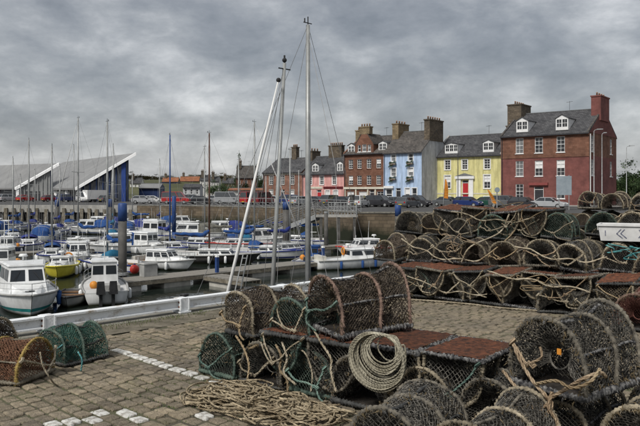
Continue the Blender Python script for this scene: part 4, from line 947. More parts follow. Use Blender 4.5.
for (px, d, k, c, rz, lab) in [
    (26, 150, 'hatchback', 'red', 1.0, 'red hatchback parked on the working quay before the pale market hall'),
    (51, 149, 'hatchback', 'darkred', 0.9, 'maroon hatchback parked on the working quay between the two halls'),
    (66, 146, 'estate', 'navy', 1.1, 'dark blue estate car parked on the working quay left of the white van'),
    (83, 142, 'van', 'white', -1.0, 'white van parked before the blue market hall beside a box trailer'),
    (108, 142, 'hatchback', 'grey', 1.0, 'grey hatchback parked before the blue market hall right of the box trailer'),
    (9, 151, 'estate', 'silver', .9, 'silver estate car parked left of the red hatchback'),
    (176, 122, 'van', 'red', 0.05, 'red van parked behind the blue topped mooring pile'),
    (143, 124, 'hatchback', 'silver', 0.1, 'silver hatchback parked before the blue shed'),
    (152, 126, 'saloon', 'white', 0.1, 'white saloon parked before the blue shed'),
    (192, 128, 'estate', 'grey', 0.1, 'grey estate car parked right of the red van'),
    (201, 118, 'hatchback', 'black', 0.4, 'black hatchback parked behind the dark wooden mast'),
    (217, 126, 'hatchback', 'silver', 0.3, 'silver hatchback parked before the white harbour shed'),
    (228, 122, 'van', 'silver', 0.2, 'silver van parked at the end of the white harbour shed'),
    (241, 124, 'hatchback', 'navy', 0.2, 'dark blue hatchback parked before the white harbour shed'),
    (253, 118, 'van', 'red', 0.9, 'red van parked before the white harbour shed'),
    (263, 116, 'van', 'darkred', 1.0, 'maroon van parked next to the brick house corner'),
    (276, 118, 'hatchback', 'white', ru, 'white hatchback parked before the brick house'),
    (292, 114, 'estate', 'navy', ru, 'dark blue estate car parked between brick and pink houses'),
    (300, 108, 'hatchback', 'silver', rn, 'silver hatchback parked nose out before the pink house'),
    (316, 110, 'saloon', 'black', ru, 'black saloon parked before the pink house'),
    (332, 107, 'estate', 'grey', rn, 'grey estate car parked nose out before the pink house'),
    (345, 102, 'hatchback', 'black', ru, 'black hatchback parked before the brown tenement'),
    (359, 94, 'estate', 'white', rn+.3, 'white estate car parked before the brown tenement shop front'),
    (371, 100, 'saloon', 'grey', ru, 'grey saloon parked before the brown tenement'),
    (380, 97, 'estate', 'black', ru, 'black estate car parked close to the far quay edge'),
    (398, 98, 'saloon', 'grey', ru, 'dark grey saloon parked close to the far quay edge'),
    (388, 103, 'hatchback', 'silver', ru, 'silver hatchback parked before the blue house shop window'),
    (416, 97, 'estate', 'black', ru, 'black estate car parked before the blue house door'),
    (408, 91, 'hatchback', 'grey', rn, 'grey hatchback parked nose out behind the blue capped pile'),
    (448, 101, 'saloon', 'grey', ru, 'grey saloon parked before the yellow house left window'),
    (468, 96, 'hatchback', 'navy', ru, 'dark blue hatchback parked before the red door of the yellow house'),
    (489, 97, 'saloon', 'green', ru, 'dark green saloon parked before the yellow house right window'),
    (506, 92, 'estate', 'grey', ru, 'grey estate car parked where the yellow house meets the red house'),
    (524, 90, 'hatchback', 'black', ru, 'black hatchback parked left of the red house door'),
    (549, 88, 'saloon', 'silver', ru, 'silver saloon parked right of the red house door')]:
    car(px, d, k, c, rz, lab, 'vehicles parked round the harbour')
bt = thing('box_trailer', 'white box trailer parked beside the white van before the blue hall', 'trailer', at(95, 142, z=TOWN+.004), .8)
MB().box(-2.2, 2.2, -1.05, 1.05, .62, 2.5).build('box_body', 'car_white', bt); MB().box(-2.2, 3.2, -.08, .08, .5, .615).build('drawbar', 'galv', bt)
for x in (-.5, .5):
    for s in (-1, 1): w_ = inst('wheel', TY, bt); w_.location = (x, s*.95, .31)

# ------------------------------------------------------------------ street furniture
def lamp(px, d, yt, label, arm=0.9, rz=0, m='galv', r=.06):
    p = at(px, d, z=TOWN); H = at(px, d, yt).z-TOWN
    t = thing('street_lamp', label, 'street lamp', p, rz)
    MB().tube([(0, 0, 0), (0, 0, 1.2), (0, 0, 1.22), (0, 0, H-.2), (arm*.15, 0, H-.05), (arm*.6, 0, H)], lambda i, l: (r*1.4, r*1.4, r, r*.75, r*.6, r*.5)[i], 8).build('column', m, t, True)
    MB().hexa([(arm*.4, -.16, H-.03), (arm*1.2, -.12, H+.02), (arm*1.2, .12, H+.02), (arm*.4, .16, H-.03)], [(arm*.4, -.12, H+.1), (arm*1.2, -.08, H+.1), (arm*1.2, .08, H+.1), (arm*.4, .12, H+.1)]).build('lantern', m, t)
lamp(594, 84, 129.5, 'tall white street lamp before the corner of the red house', .9)
lamp(602, 90, 133, 'second white lamp column right of the red house corner', .5)
lamp(626.5, 100, 146, 'street lamp standing against the dark trees', 1.0)
lamp(458, 98, 144, 'tall thin dark lamp column before the yellow house', .7, 3.1, 'door_dark', .06)
def banner(px, d, yt, yb, lean, label):
    p = at(px, d, z=TOWN); top = at(px, d, yt).z-TOWN; bot = at(px, d, yb).z-TOWN
    t = thing('feather_flag', label, 'flag', p, 0)
    MB().tube([(0, 0, 0), (lean*.5, 0, top*.6), (lean, 0, top)], .03, 6).build('pole', 'galv', t)
    mb = MB(); n = 8
    for i in range(n+1):
        f = i/n; z = bot+(top-bot)*f; x = lean*(z/top); wv = .62*(1-.75*f*f)
        for y in (-.012, .012): mb.v += [(x, y+.06*math.sin(f*6), z), (x+wv, y+.12*math.sin(f*5+1), z-.1)]; mb.lay += [0, 0]
    for i in range(n):
        b_ = i*4; mb.f += [(b_, b_+1, b_+5, b_+4), (b_+2, b_+6, b_+7, b_+3), (b_+1, b_+3, b_+7, b_+5), (b_, b_+4, b_+6, b_+2)]
    mb.build('flag_cloth', 'orange_plastic', t)
banner(443, 95, 179, 198, .3, 'orange feather flag standing before the left part of the yellow house')
banner(494, 90, 189, 203, -.9, 'leaning orange feather flag before the right corner of the yellow house')
mat('sign_back', (0.20, 0.24, 0.27), .5, scale=2, c2=(.27, .31, .34))
p = at(564, 80, z=TOWN); t = thing('road_sign', 'grey back of a large road sign on two posts before the red house', 'sign', p, ru+.2)
for s in (-.55, .55): MB().tube([(s, 0, 0), (s, 0, at(0, 80, 175).z-TOWN)], .05, 8).build('post', 'galv', t)
zt = at(0, 80, 176).z-TOWN; zb_ = at(0, 80, 195).z-TOWN
mb = MB(); mb.box(-.85, .85, -.09, -.055, zb_, zt); mb.build('sign_plate', 'sign_back', t)
for k in (.25, .75): MB().box(-.85, .85, -.053, -.03, zb_+(zt-zb_)*k-.05, zb_+(zt-zb_)*k+.05).build('brace', 'galv', t)
for (px, yt, lab) in ((497, 189, 'small round headed sign post beside the leaning flag'), (352, 196, 'dark bollard post on the far quay by the gangway platform')):
    p = at(px, 78, z=TOWN); H = at(px, 78, yt).z-TOWN; t = thing('sign_post' if px > 400 else 'quay_post', lab, 'post', p, 0)
    MB().tube([(0, 0, 0), (0, 0, H-.3), (0, 0, H)], lambda i, l: (.06 if px > 400 else .28), 8).build('post', 'galv' if px > 400 else 'pile_steel', t)
    if px > 400: MB().tube([(0, -.12, H-.1), (0, -.07, H-.1)], .3, 16).build('disc', 'sign_back', t)
    else: MB().tube([(0, 0, H+.002), (0, 0, H+.15)], .34, 10).build('cap', 'pile_steel', t)

# ================================================================== boats (local x = forward, z = 0 at the waterline)
def hull_pts(L, B, fb, full=2.2, rake=.5, stern=.86, rise=.45):
    st = []
    for i in range(13):
        s = i/12; hb = B/2*(1-max(0, (s-.42)/.58)**full)*(stern+(1-stern)*min(1, s/.35)); hb = max(hb, .012)
        sh = fb*(1+rise*s*s+.06*(1-s)**2)
        row = []
        for (k, zf) in ((1.0, 1.0), (.985, .72), (.93, .38), (.82, .02), (.5, -.28), (0, -.42)):
            z = sh*zf if zf > 0 else fb*zf*1.1
            flare = 1-(1-k)*(1+1.1*s)
            x = -L/2+L*s + rake*(s**5)*(max(z, -.2)/max(sh, .1)-1)
            row.append(Vector((x, hb*max(0, flare), z)))
        st.append(row)
    return st
def hull(parent, L, B, fb, m, deck='deck_grey', strake='gel_grey', full=2.2, rake=.5, stern=.86, rise=.45, boot=None, cockpit=None):
    st = hull_pts(L, B, fb, full, rake, stern, rise); nr = len(st[0]); n = len(st)
    mb = MB(); low = MB()
    rows = []
    for r in st: rows.append([Vector((p.x, -p.y, p.z)) for p in r] + [p for p in r[::-1][1:]])
    q = len(rows[0])
    for r in rows: mb.v += [tuple(p) for p in r]; mb.lay += [0]*q
    for i in range(n-1):
        for k in range(q-1): mb.f.append((i*q+k, (i+1)*q+k, (i+1)*q+k+1, i*q+k+1))
    mb.f.append(tuple(range(q)))
    mb.build('hull', m.replace('gel_', 'hull_') if m.startswith('gel_') else m, parent, True)
    dk = MB(); idx = []
    for r in st: dk.v += [(r[0].x-.01, -r[0].y*.97, r[0].z-.06), (r[0].x-.01, r[0].y*.97, r[0].z-.06)]; dk.lay += [0, 0]
    for i in range(n-1): dk.f.append((2*i, 2*i+2, 2*i+3, 2*i+1))
    dk.build('deck', deck, parent)
    sk = MB()
    for s in (-1, 1): sk.tube([Vector((r[0].x, s*(r[0].y+.015), r[0].z-.02)) for r in st], .035+.004*L*.5, 6)
    sk.build('rubbing_strake', strake, parent, True)
    if boot:
        bt_ = MB()
        for s in (-1, 1):
            for r0, r1 in zip(st, st[1:]):
                a, b = r0[2]*.55+r0[3]*.45, r1[2]*.55+r1[3]*.45; c, d = r1[2]*.95+r1[3]*.05, r0[2]*.95+r0[3]*.05
                o_ = Vector((0, .012, 0)); v = [p+o_ for p in (a, b, c, d)]; v = [Vector((p.x, s*p.y, p.z)) for p in v]
                bt_.add(v, [(0, 1, 2, 3)])
        bt_.build('hull_stripe', boot, parent)
    return st
def cabin(parent, x0, x1, w0, w1, z0, h, rf, rb, m, roof=None, win=(2, 2, 2), wm='boat_glass', inset=.12, name='cabin', wv=(.3, .82)):
    """x0 aft, x1 fore; w0/w1 widths aft/fore; rf/rb rake of front and back"""
    b = [Vector((x0, -w0/2, z0)), Vector((x1, -w1/2, z0)), Vector((x1, w1/2, z0)), Vector((x0, w0/2, z0))]
    t = [Vector((x0+rb, -w0/2+inset, z0+h)), Vector((x1-rf, -w1/2+inset, z0+h)), Vector((x1-rf, w1/2-inset, z0+h)), Vector((x0+rb, w0/2-inset, z0+h))]
    c = MB().hexa(b, t).build(name, m, parent)
    up = Vector((0, 0, .002)); e = .07
    r = [t[0]+Vector((-e, -e, .003)), t[1]+Vector((e, -e, .003)), t[2]+Vector((e, e, .003)), t[3]+Vector((-e, e, .003))]
    MB().hexa(r, [Vector((p.x*.985+.015*(x0+x1)/2, p.y*.9, p.z+.07)) for p in r]).build('roof', roof or m, parent)
    faces = ((b[0], b[1], t[1], t[0], win[0]), (b[2], b[3], t[3], t[2], win[0]), (b[1], b[2], t[2], t[1], win[1]), (b[3], b[0], t[0], t[3], win[2]))
    for (a, bb, cc, dd, n) in faces:
        for k in range(n):
            MB().panel(a, bb, cc, dd, (k+.1)/n if n > 1 else .12, (k+.9)/n if n > 1 else .88, wv[0], wv[1], .012, .002).build('window', wm, c)
    return c
def outboard(parent, x, y, z, s=1.0):
    o = MB(); o.hexa([Vector((x-.42*s, y-.17*s, z+.12)), Vector((x+.05, y-.17*s, z+.12)), Vector((x+.05, y+.17*s, z+.12)), Vector((x-.42*s, y+.17*s, z+.12))],
           [Vector((x-.36*s, y-.13*s, z+.62*s)), Vector((x-.02, y-.13*s, z+.55*s)), Vector((x-.02, y+.13*s, z+.55*s)), Vector((x-.36*s, y+.13*s, z+.62*s))])
    o.box(x-.25*s, x-.05, y-.07, y+.07, z-.9*s, z+.119); o.box(x-.45*s, x, y-.09, y+.09, z-.75*s, z-.7*s)
    ob = o.build('outboard_motor', 'rubber', parent); MB().box(x-.36*s, x-.04, y-.174*s, y+.174*s, z+.2*s, z+.26*s).build('motor_stripe', 'gel_grey', ob)
def rails(parent, st, i0, i1, h=.55, inset=.06, m='galv', step=2):
    mb = MB()
    for s in (-1, 1):
        ps = [Vector((st[i][0].x-.05, s*max(0, st[i][0].y-inset), st[i][0].z)) for i in range(i0, i1+1)]
        for p in ps[::step]: mb.seg(p-Vector((0, 0, .06)), p+Vector((0, 0, h)), .014, 4)
        for a, b in zip(ps, ps[1:]): mb.seg(a+Vector((0, 0, h)), b+Vector((0, 0, h)), .016, 4); mb.seg(a+Vector((0, 0, h*.5)), b+Vector((0, 0, h*.5)), .009, 3)
    mb.build('guard_rails', m, parent)
def fenders(parent, st, sides=(1, -1), idx=(3, 6, 8), m='gel_white'):
    for s in sides:
        for i in idx:
            p = st[i][1]; c = Vector((p.x, s*(p.y+.12), p.z*.75))
            f = MB().tube([c+Vector((0, 0, -.28)), c+Vector((0, 0, -.22)), c+Vector((0, 0, .18)), c+Vector((0, 0, .25))], lambda i, l: (.05, .10, .10, .03)[i], 8).build('fender', m, parent, True)
def rig(parent, x, base, H, L, st, m='mast_alu', r=.065, lean=0.0, spreaders=1, boom=None, cover=None, boomlen=None, furl=None, wires=True, wr=.007):
    top = Vector((x+lean, 0, base+H)); bot = Vector((x, 0, base))
    ms = MB().tube([bot, bot.lerp(top, .5), top], lambda i, l: (r, r, r*.7)[i], 8).build('mast', m, parent, True)
    mb = MB(); mb.seg(top+Vector((-.16, 0, .05)), top+Vector((.14, 0, .05)), .014, 4); mb.seg(top, top+Vector((0, 0, .22)), .014, 4); mb.seg(top+Vector((-.12, 0, .05)), top+Vector((-.12, 0, .16)), .018, 5)
    mb.build('masthead', 'rubber', ms)
    sp = MB(); sw = st[5][0].y*.75
    for k in range(spreaders):
        c = bot.lerp(top, (k+1.1)/(spreaders+1)); sp.seg(c+Vector((0, -sw, .05)), c, .025, 4); sp.seg(c+Vector((0, sw, .05)), c, .025, 4)
    sp.build('spreaders', m, ms)
    if wires:
        w_ = MB(); w_.seg(top, st[-1][0]*1.0+Vector((-.1, 0, 0)), wr, 3); w_.seg(top, Vector((st[0][0].x+.05, 0, st[0][0].z)), wr, 3)
        for s in (-1, 1):
            c = bot.lerp(top, .55)+Vector((0, s*sw, .05)); ch = Vector((x-.1, s*st[5][0].y*.95, st[5][0].z)); w_.seg(ch, c, wr, 3); w_.seg(c, top-Vector((0, 0, .2)), wr, 3); w_.seg(ch+Vector((.2, 0, 0)), bot.lerp(top, .52), wr, 3)
        w_.build('rigging', 'wire', parent)
    if boom is not None:
        bl = boomlen or L*.36; b0 = bot+Vector((-.05, 0, boom)); b1 = b0+Vector((-bl, 0, .08))
        MB().tube([b0, b1], .05, 8).build('boom', m, parent)
        if cover:
            sc = MB(); n = 12; pts = [b0.lerp(b1, i/n)+Vector((0, 0, .11+.03*math.sin(i*1.7))) for i in range(n+1)]
            pts[0] += Vector((.06, 0, .35)); pts[1] += Vector((0, 0, .12))
            sc.tube(pts, lambda i, l: (.10+.07*(1-i/n)+.018*math.sin(i*2.3)) if 0 < i < n else .08, 8)
            sc.build('sail_cover', cover, parent, True)
    if furl:
        a = top.lerp(st[-1][0], .06); b = top.lerp(st[-1][0], .93); MB().tube([a, a.lerp(b, .5), b], lambda i, l: (.02, .035, .04)[i], 6).build('furled_jib', furl, parent, True)
def boat(name, label, cat, p, rz, group='boats moored in the harbour'): return thing(name, label, cat, p, rz, group)
def yacht(px, py, L, rz, label, mast_y=None, hullm='gel_white', cover='cover_blue', hood='cover_blue', boot='cover_navy', mastm='mast_alu', mx=.08, dpos=None, furl=None, lean=0.0, spreaders=1, fend=True):
    p = dpos or on_water(px, py); B = L*.33; fb = .42+.05*L*.5
    t = boat('sailing_yacht', label, 'yacht', p, rz); st = hull(t, L, B, fb, hullm, 'deck_grey', boot or 'gel_grey', 2.0, .8, .72, .35, boot)
    cabin(t, -L*.14, L*.22, B*.62, B*.42, fb+.0, .42, .35, .05, 'gel_white', win=(3, 1, 1), inset=.07, wv=(.35, .75), name='coachroof')
    ck = MB(); ck.box(-L*.42, -L*.15, -B*.3, -B*.26, fb, fb+.22); ck.box(-L*.42, -L*.15, B*.26, B*.3, fb, fb+.22); ck.build('cockpit_coaming', 'gel_white', t)
    MB().box(-L*.41, -L*.16, -B*.255, B*.255, fb-.02, fb+.02).build('cockpit_sole', 'teak', t)
    if hood:
        h = MB(); n = 8; w_ = B*.30
        rows = [(-L*.145, .02, 1.0), (-L*.14, .62, 1.0), (-L*.09, .66, .96), (-L*.02, .40, .9)]
        for (x, hh, ws) in rows:
            for k in range(n+1):
                an = math.pi*k/n; h.v.append((x, -w_*ws*math.cos(an), fb+.38+hh*.75*math.sin(an)**.6 if 0 < k < n else fb+.3)); h.lay.append(0)
        for i in range(len(rows)-1):
            for k in range(n): h.f.append((i*(n+1)+k, i*(n+1)+k+1, (i+1)*(n+1)+k+1, (i+1)*(n+1)+k))
        h.build('spray_hood', hood, t, True)
    rails(t, st, 1, 12, .5)
    H = (at(0, p.y, mast_y).z - WATER - fb-.4) if mast_y else L*1.15
    rig(t, L*mx, fb+.4, H, L, st, mastm, .05+.003*L, lean, spreaders, .95, cover, furl=furl)
    if fend: fenders(t, st)
    MB().box(-L/2+.02, -L/2+.1, -.03, .03, -.3, fb+.5).build('rudder_head', 'gel_grey', t)
    return t
def cruiser(px, py, L, rz, label, hullm='gel_white', B=None, fly=False, canopy=None, boot='cover_navy', strake='gel_grey', fb=None, ch=1.05, aft=-.12, fore=.26, dpos=None, rail=True, cab_m='gel_white', win=(2, 2, 1)):
    p = dpos or on_water(px, py); B = B or L*.37; fb = fb or (.5+.03*L)
    t = boat('motor_boat', label, 'boat', p, rz); st = hull(t, L, B, fb, hullm, 'gel_white', strake, 2.6, .7, .92, .4, boot)
    cabin(t, L*aft, L*fore, B*.80, B*.62, fb-.02, ch, .55, .06, cab_m, win=win, inset=.14, wv=(.46, .86))
    MB().hexa([(L*fore-.35, -B*.32, fb+.02), (L*.40, -B*.14, fb+.12), (L*.40, B*.14, fb+.12), (L*fore-.35, B*.32, fb+.02)], [(L*fore-.35, -B*.24, fb+.36), (L*.36, -B*.08, fb+.27), (L*.36, B*.08, fb+.27), (L*fore-.35, B*.24, fb+.36)]).build('foredeck_trunk', 'gel_white', t)
    MB().box(L*.16, L*.22, -.25, .25, fb+.36, fb+.365).build('hatch', 'boat_glass', t) if False else None
    MB().tube([(L*.33, 0, fb+.275), (L*.33, 0, fb+.31)], .2, 10).build('deck_hatch', 'boat_glass', t)
    if rail: rails(t, st, 6, 12, .45)
    if canopy:
        c = MB(); n = 8; w_ = B*.40; rows = [(L*aft+.05, ch+.06), (L*(aft-.12), ch+.12), (L*(aft-.24), ch-.02), (-L*.46, ch-.35)]
        for (x, hh) in rows:
            for k in range(n+1):
                an = math.pi*k/n; c.v.append((x, -w_*math.cos(an), fb+hh*math.sin(an)**.35 if 0 < k < n else fb-.02)); c.lay.append(0)
        for i in range(len(rows)-1):
            for k in range(n): c.f.append((i*(n+1)+k, i*(n+1)+k+1, (i+1)*(n+1)+k+1, (i+1)*(n+1)+k))
        c.f.append(tuple(range((len(rows)-1)*(n+1), len(rows)*(n+1)))); c.build('canopy', canopy, t, True)
        fr_ = MB()
        for (x, hh) in rows[1:3]:
            pts = [Vector((x, -w_*1.01*math.cos(math.pi*k/n), fb+hh*1.01*math.sin(math.pi*k/n)**.35 if 0 < k < n else fb)) for k in range(n+1)]; fr_.tube(pts, .02, 5)
        fr_.build('canopy_frame', 'galv', t)
    else:
        MB().box(-L*.46, L*aft-.1, -B*.36, B*.36, fb-.055, fb-.03).build('cockpit_sole', 'teak', t)
        MB().box(-L*.455, -L*.40, -B*.36, B*.36, fb-.02, fb+.3).build('stern_seat', 'gel_cream', t)
    fenders(t, st, idx=(3, 6, 8), m=rnd.choice(('gel_white', 'cover_blue', 'gel_white')))
    MB().tube([(L*aft+.15, 0, fb+ch+.06), (L*aft+.15, 0, fb+ch+.22), (L*aft+.15, 0, fb+ch+.24), (L*aft+.15, 0, fb+ch+.36)], lambda i, l: (.05, .05, .22, .16)[i], 10).build('radar', 'gel_white', t, True)
    lr = [Vector((L*aft-.04, B*.2+.24*math.cos(k*math.pi/7), fb+.5+.24*math.sin(k*math.pi/7))) for k in range(14)]
    if not canopy: MB().tube(lr, .055, 6, True).build('life_ring', 'orange_plastic', t, True)
    for s_ in (-1, 1): MB().seg((L*fore-.2, s_*B*.2, fb+ch*.5), (L*fore-.42, s_*B*.1, fb+ch*.8), .012, 4).build('wiper', 'rubber', t)
    MB().seg((0, 0, fb+ch), (-.1, 0, fb+ch+1.5), .009, 4).build('aerial', 'gel_white', t); MB().seg((L*.02, .3, fb+ch), (L*.02, .3, fb+ch+.9), .009, 4).build('aerial', 'gel_white', t)
    MB().seg((-L*.47, B*.3, fb), (-L*.5, B*.3, fb+1.0), .01, 4).build('flag_staff', 'gel_white', t)
    return t
def workboat(px, py, L, rz, label, hullm='gel_white', B=None, motors=0, house_x=(-.05, .22), hm='gel_white', hh=1.35, boot=None, strake='gel_grey', mastH=None, fb=None, dpos=None, clutter=True):
    p = dpos or on_water(px, py); B = B or L*.38; fb = fb or (.55+.02*L)
    t = boat('fishing_boat', label, 'boat', p, rz); st = hull(t, L, B, fb, hullm, 'deck_grey', strake, 2.4, .55, .9, .5, boot)
    cabin(t, L*house_x[0], L*house_x[1], B*.62, B*.56, fb-.06, hh, .12, .04, hm, win=(2, 2, 2), inset=.06, name='wheelhouse', wv=(.52, .86))
    MB().hexa([(L*house_x[1]+.05, -B*.28, fb), (L*.36, -B*.15, fb+.1), (L*.36, B*.15, fb+.1), (L*house_x[1]+.05, B*.28, fb)], [(L*house_x[1]+.05, -B*.24, fb+.4), (L*.33, -B*.1, fb+.35), (L*.33, B*.1, fb+.35), (L*house_x[1]+.05, B*.24, fb+.4)]).build('cuddy', hm, t)
    for k in range(motors): outboard(t, -L/2, (k-(motors-1)/2)*.55, fb*.75, 1.15)
    if clutter:
        MB().box(-L*.42, -L*.25, -B*.3, B*.05, fb-.055, fb+.25).build('fish_bin', 'gel_grey', t)
        MB().sphere((-L*.2, B*.25, fb+.14), .2, 10, 7).build('net_float', 'orange_plastic', t, True)
    rails(t, st, 7, 12, .5)
    mh = mastH or 1.6; x = L*house_x[0]+.2
    a = MB(); a.seg((x, 0, fb+hh-.02), (x, 0, fb+hh+mh), .022, 6); a.seg((x, -.35, fb+hh+mh*.6), (x, .35, fb+hh+mh*.6), .025, 4); a.build('signal_mast', 'gel_white', t)
    fenders(t, st, idx=(3, 7))
    return t
def dinghy(px, py, L, rz, label, hullm='gel_grey', inner='deck_grey', motor=True, dpos=None, cover=None):
    p = dpos or on_water(px, py); B = L*.42; fb = .42
    t = boat('dinghy', label, 'dinghy', p, rz); st = hull(t, L, B, fb, hullm, inner, 'rubber', 2.4, .4, .9, .3)
    for x in (-L*.22, L*.08): MB().box(x-.12, x+.12, -B*.42, B*.42, fb-.052, fb+.03).build('thwart', 'teak', t)
    if motor: outboard(t, -L/2, 0, fb*.8, .8)
    if cover: MB().hexa([(-L*.1, -B*.4, fb-.04), (L*.35, -B*.25, fb-.02), (L*.35, B*.25, fb-.02), (-L*.1, B*.4, fb-.04)], [(-L*.1, -B*.2, fb+.35), (L*.3, -B*.1, fb+.25), (L*.3, B*.1, fb+.25), (-L*.1, B*.2, fb+.35)]).build('cover', cover, t)
    return t

Q = math.pi
# ---- nearest row
cruiser(26, 307, 7.0, R(-63), 'white cabin cruiser with twin dark windscreens beside the rail', B=2.7, fb=.72, ch=1.2, aft=-.28, fore=.12, boot='gel_teal', canopy=None, win=(2, 2, 1), strake='gel_grey')
dinghy(73, 303, 3.6, R(-80), 'small grey open boat between the cabin cruiser and the wheelhouse boat', 'gel_grey', 'rubber', False)
workboat(104, 297, 5.6, R(110), 'white boat with wheelhouse and two black outboards at its stern', B=2.1, motors=2, house_x=(-.12, .18), hh=1.25, fb=.62)
cruiser(61, 275, 5.4, R(-75), 'small speedboat with yellow hull band and dark windscreen', boot='gel_yellow', strake='gel_yellow', B=2.0, fb=.6, ch=.55, aft=-.1, fore=.15, rail=True, hullm='gel_yellow')
yacht(106, 271, 6.0, R(150), 'white yacht with teal and blue covers behind the wheelhouse boat', 122, cover='cover_blue', hood='cover_teal', mx=-.02)
cruiser(165, 269, 5.0, R(-25), 'white cuddy boat with three windows on the near pontoon', B=1.9, fb=.55, ch=.75, aft=-.22, fore=.2, boot=None, win=(3, 2, 1), hullm='gel_white', strake='gel_grey')
# ---- dark wooden boat and neighbours
yacht(214, 263, 7.2, R(-8), 'black hulled wooden sailing boat with dark mast and blue sail bundle', 133, 'gel_black', cover='cover_blue', hood=None, boot=None, mastm='mast_wood', mx=-.05, furl=None, spreaders=0)
yacht(263, 259, 7.0, R(-12), 'white yacht with blue sail covers behind the leaning white pole', 122, cover='cover_blue', hood='cover_blue', mx=-.1, furl='deck_grey')
yacht(287, 255.5, 5.6, R(30), 'small white yacht with navy cover beside the dark capped pile', 150, cover='cover_navy', hood=None, mx=.05)
workboat(312, 266, 4.6, R(75), 'small boat under a bright blue tarpaulin by the long pontoon', 'blue_paint', B=1.7, motors=0, house_x=(-.05, .2), hm='cover_blue', hh=.9, fb=.55)
# ---- right hand group under the far quay
cruiser(368, 255, 6.0, R(205), 'white motor boat with red mark close under the stone far quay', B=2.1, fb=.6, ch=.75, boot=None, strake='red_plastic')
cruiser(356, 268, 6.2, R(20), 'white motor boat with black outboards beside the creel stack', B=2.2, fb=.65, ch=.7, boot=None, rail=False)
dinghy(329, 267, 3.8, R(40), 'dark dinghy with outboard lying beside the white motor boat', 'gel_black', 'rubber', True)
# ---- second row
yacht(29, 251, 7.4, R(-70), 'white yacht with navy cockpit cover and bow towards the quay', 140, cover='cover_navy', hood='cover_navy', mx=.05)
cruiser(48, 241, 6.4, R(95), 'white motor boat with large blue canopy near the fender timbers', canopy='cover_blue', B=2.3, boot=None, ch=1.0)
yacht(84, 250, 7.6, R(165), 'long white yacht lying side on with orange buoy on deck', 118, cover='cover_blue', hood=None, mx=.08, furl='deck_grey')
yacht(13, 243, 6.8, R(-60), 'white yacht with dark blue cover lying behind the navy covered yacht', 158, cover='cover_navy', hood='cover_blue', mx=.0)
workboat(9, 256, 5.2, R(-75), 'small white boat with dark blue hull left of the navy covered yacht', 'gel_navy', B=1.9, house_x=(.0, .22), hh=1.0)
cruiser(92, 234, 7.0, R(170), 'motor yacht with bright blue canopy before the sheet pile quay', canopy='cover_blue', B=2.4, boot='cover_blue')
yacht(113, 243, 6.2, R(100), 'yacht under teal and blue covers beside the thick mooring pile', 145, cover='cover_teal', hood='cover_teal', mx=0.05)
workboat(147, 241, 7.6, R(160), 'white fishing boat with high wheelhouse and blue hull band', 'gel_white', B=2.6, hh=1.5, boot='cover_navy', house_x=(-.25, .02), strake='cover_navy')
cruiser(191, 239, 7.4, R(-172), 'white motor cruiser with clear framed canopy below the far quay', canopy='cover_grey', B=2.5, ch=1.0, boot='cover_navy')
yacht(170, 254, 7.0, R(-55), 'white yacht with dark blue sail cover behind the cuddy boat', 135, cover='cover_navy', hood='cover_grey', mastm='blue_paint', mx=.0)
yacht(203, 249.5, 7.0, R(175), 'white yacht with grey cover behind the black hulled sailing boat', 147, cover='cover_grey', hood=None, mx=-.02)
yacht(240, 250, 6.4, R(200), 'red trimmed white yacht with upright blue sail bag', 160, cover='cover_blue', hood='cover_teal', boot='red_plastic', mx=.02)
# ---- far rows
for (px, py, L, rz, lab, my, cv, kind) in [
    (20, 231, 7.0, 80, 'white yacht with blue cover lying below the red hatchback', 175, 'cover_blue', 'y'),
    (34, 229, 6.4, 100, 'yacht with brown deck gear lying below the maroon hatchback', 170, 'cover_navy', 'y'),
    (72, 229, 7.2, 85, 'yacht with tall mast lying below the white van', 145, 'cover_blue', 'y'),
    (101, 229, 6.6, 175, 'small white motor boat below the box trailer', None, 'cover_navy', 'c'),
    (128, 236, 6.2, 100, 'small blue covered motor boat right of the thick mooring pile', None, 'cover_blue', 'c'),
    (136, 229, 7.0, 170, 'white yacht below the silver hatchback at the wall corner', 172, 'cover_blue', 'y'),
    (160, 230, 7.0, 95, 'white yacht with slim mast below the far stone wall', 160, 'cover_navy', 'y'),
    (180, 228, 6.4, 10, 'low white motor boat close under the far stone wall', None, 'cover_blue', 'c'),
    (222, 236, 6.6, 190, 'low white motor boat between the far wall and the grey covered yacht', None, 'cover_navy', 'c'),
    (270, 243, 6.0, 185, 'white yacht lying below the gangway with navy cover', 176, 'cover_navy', 'y'),
    (300, 246, 5.4, 170, 'small white yacht with blue cover under the gangway', 170, 'cover_blue', 'y')]:
    if kind == 'y': yacht(px, py, L, R(rz), lab, my, cover=cv, hood=cv, mx=rnd.uniform(-.05, .1), furl=None)
    else: cruiser(px, py, L, R(rz), lab, canopy=cv, boot=cv)
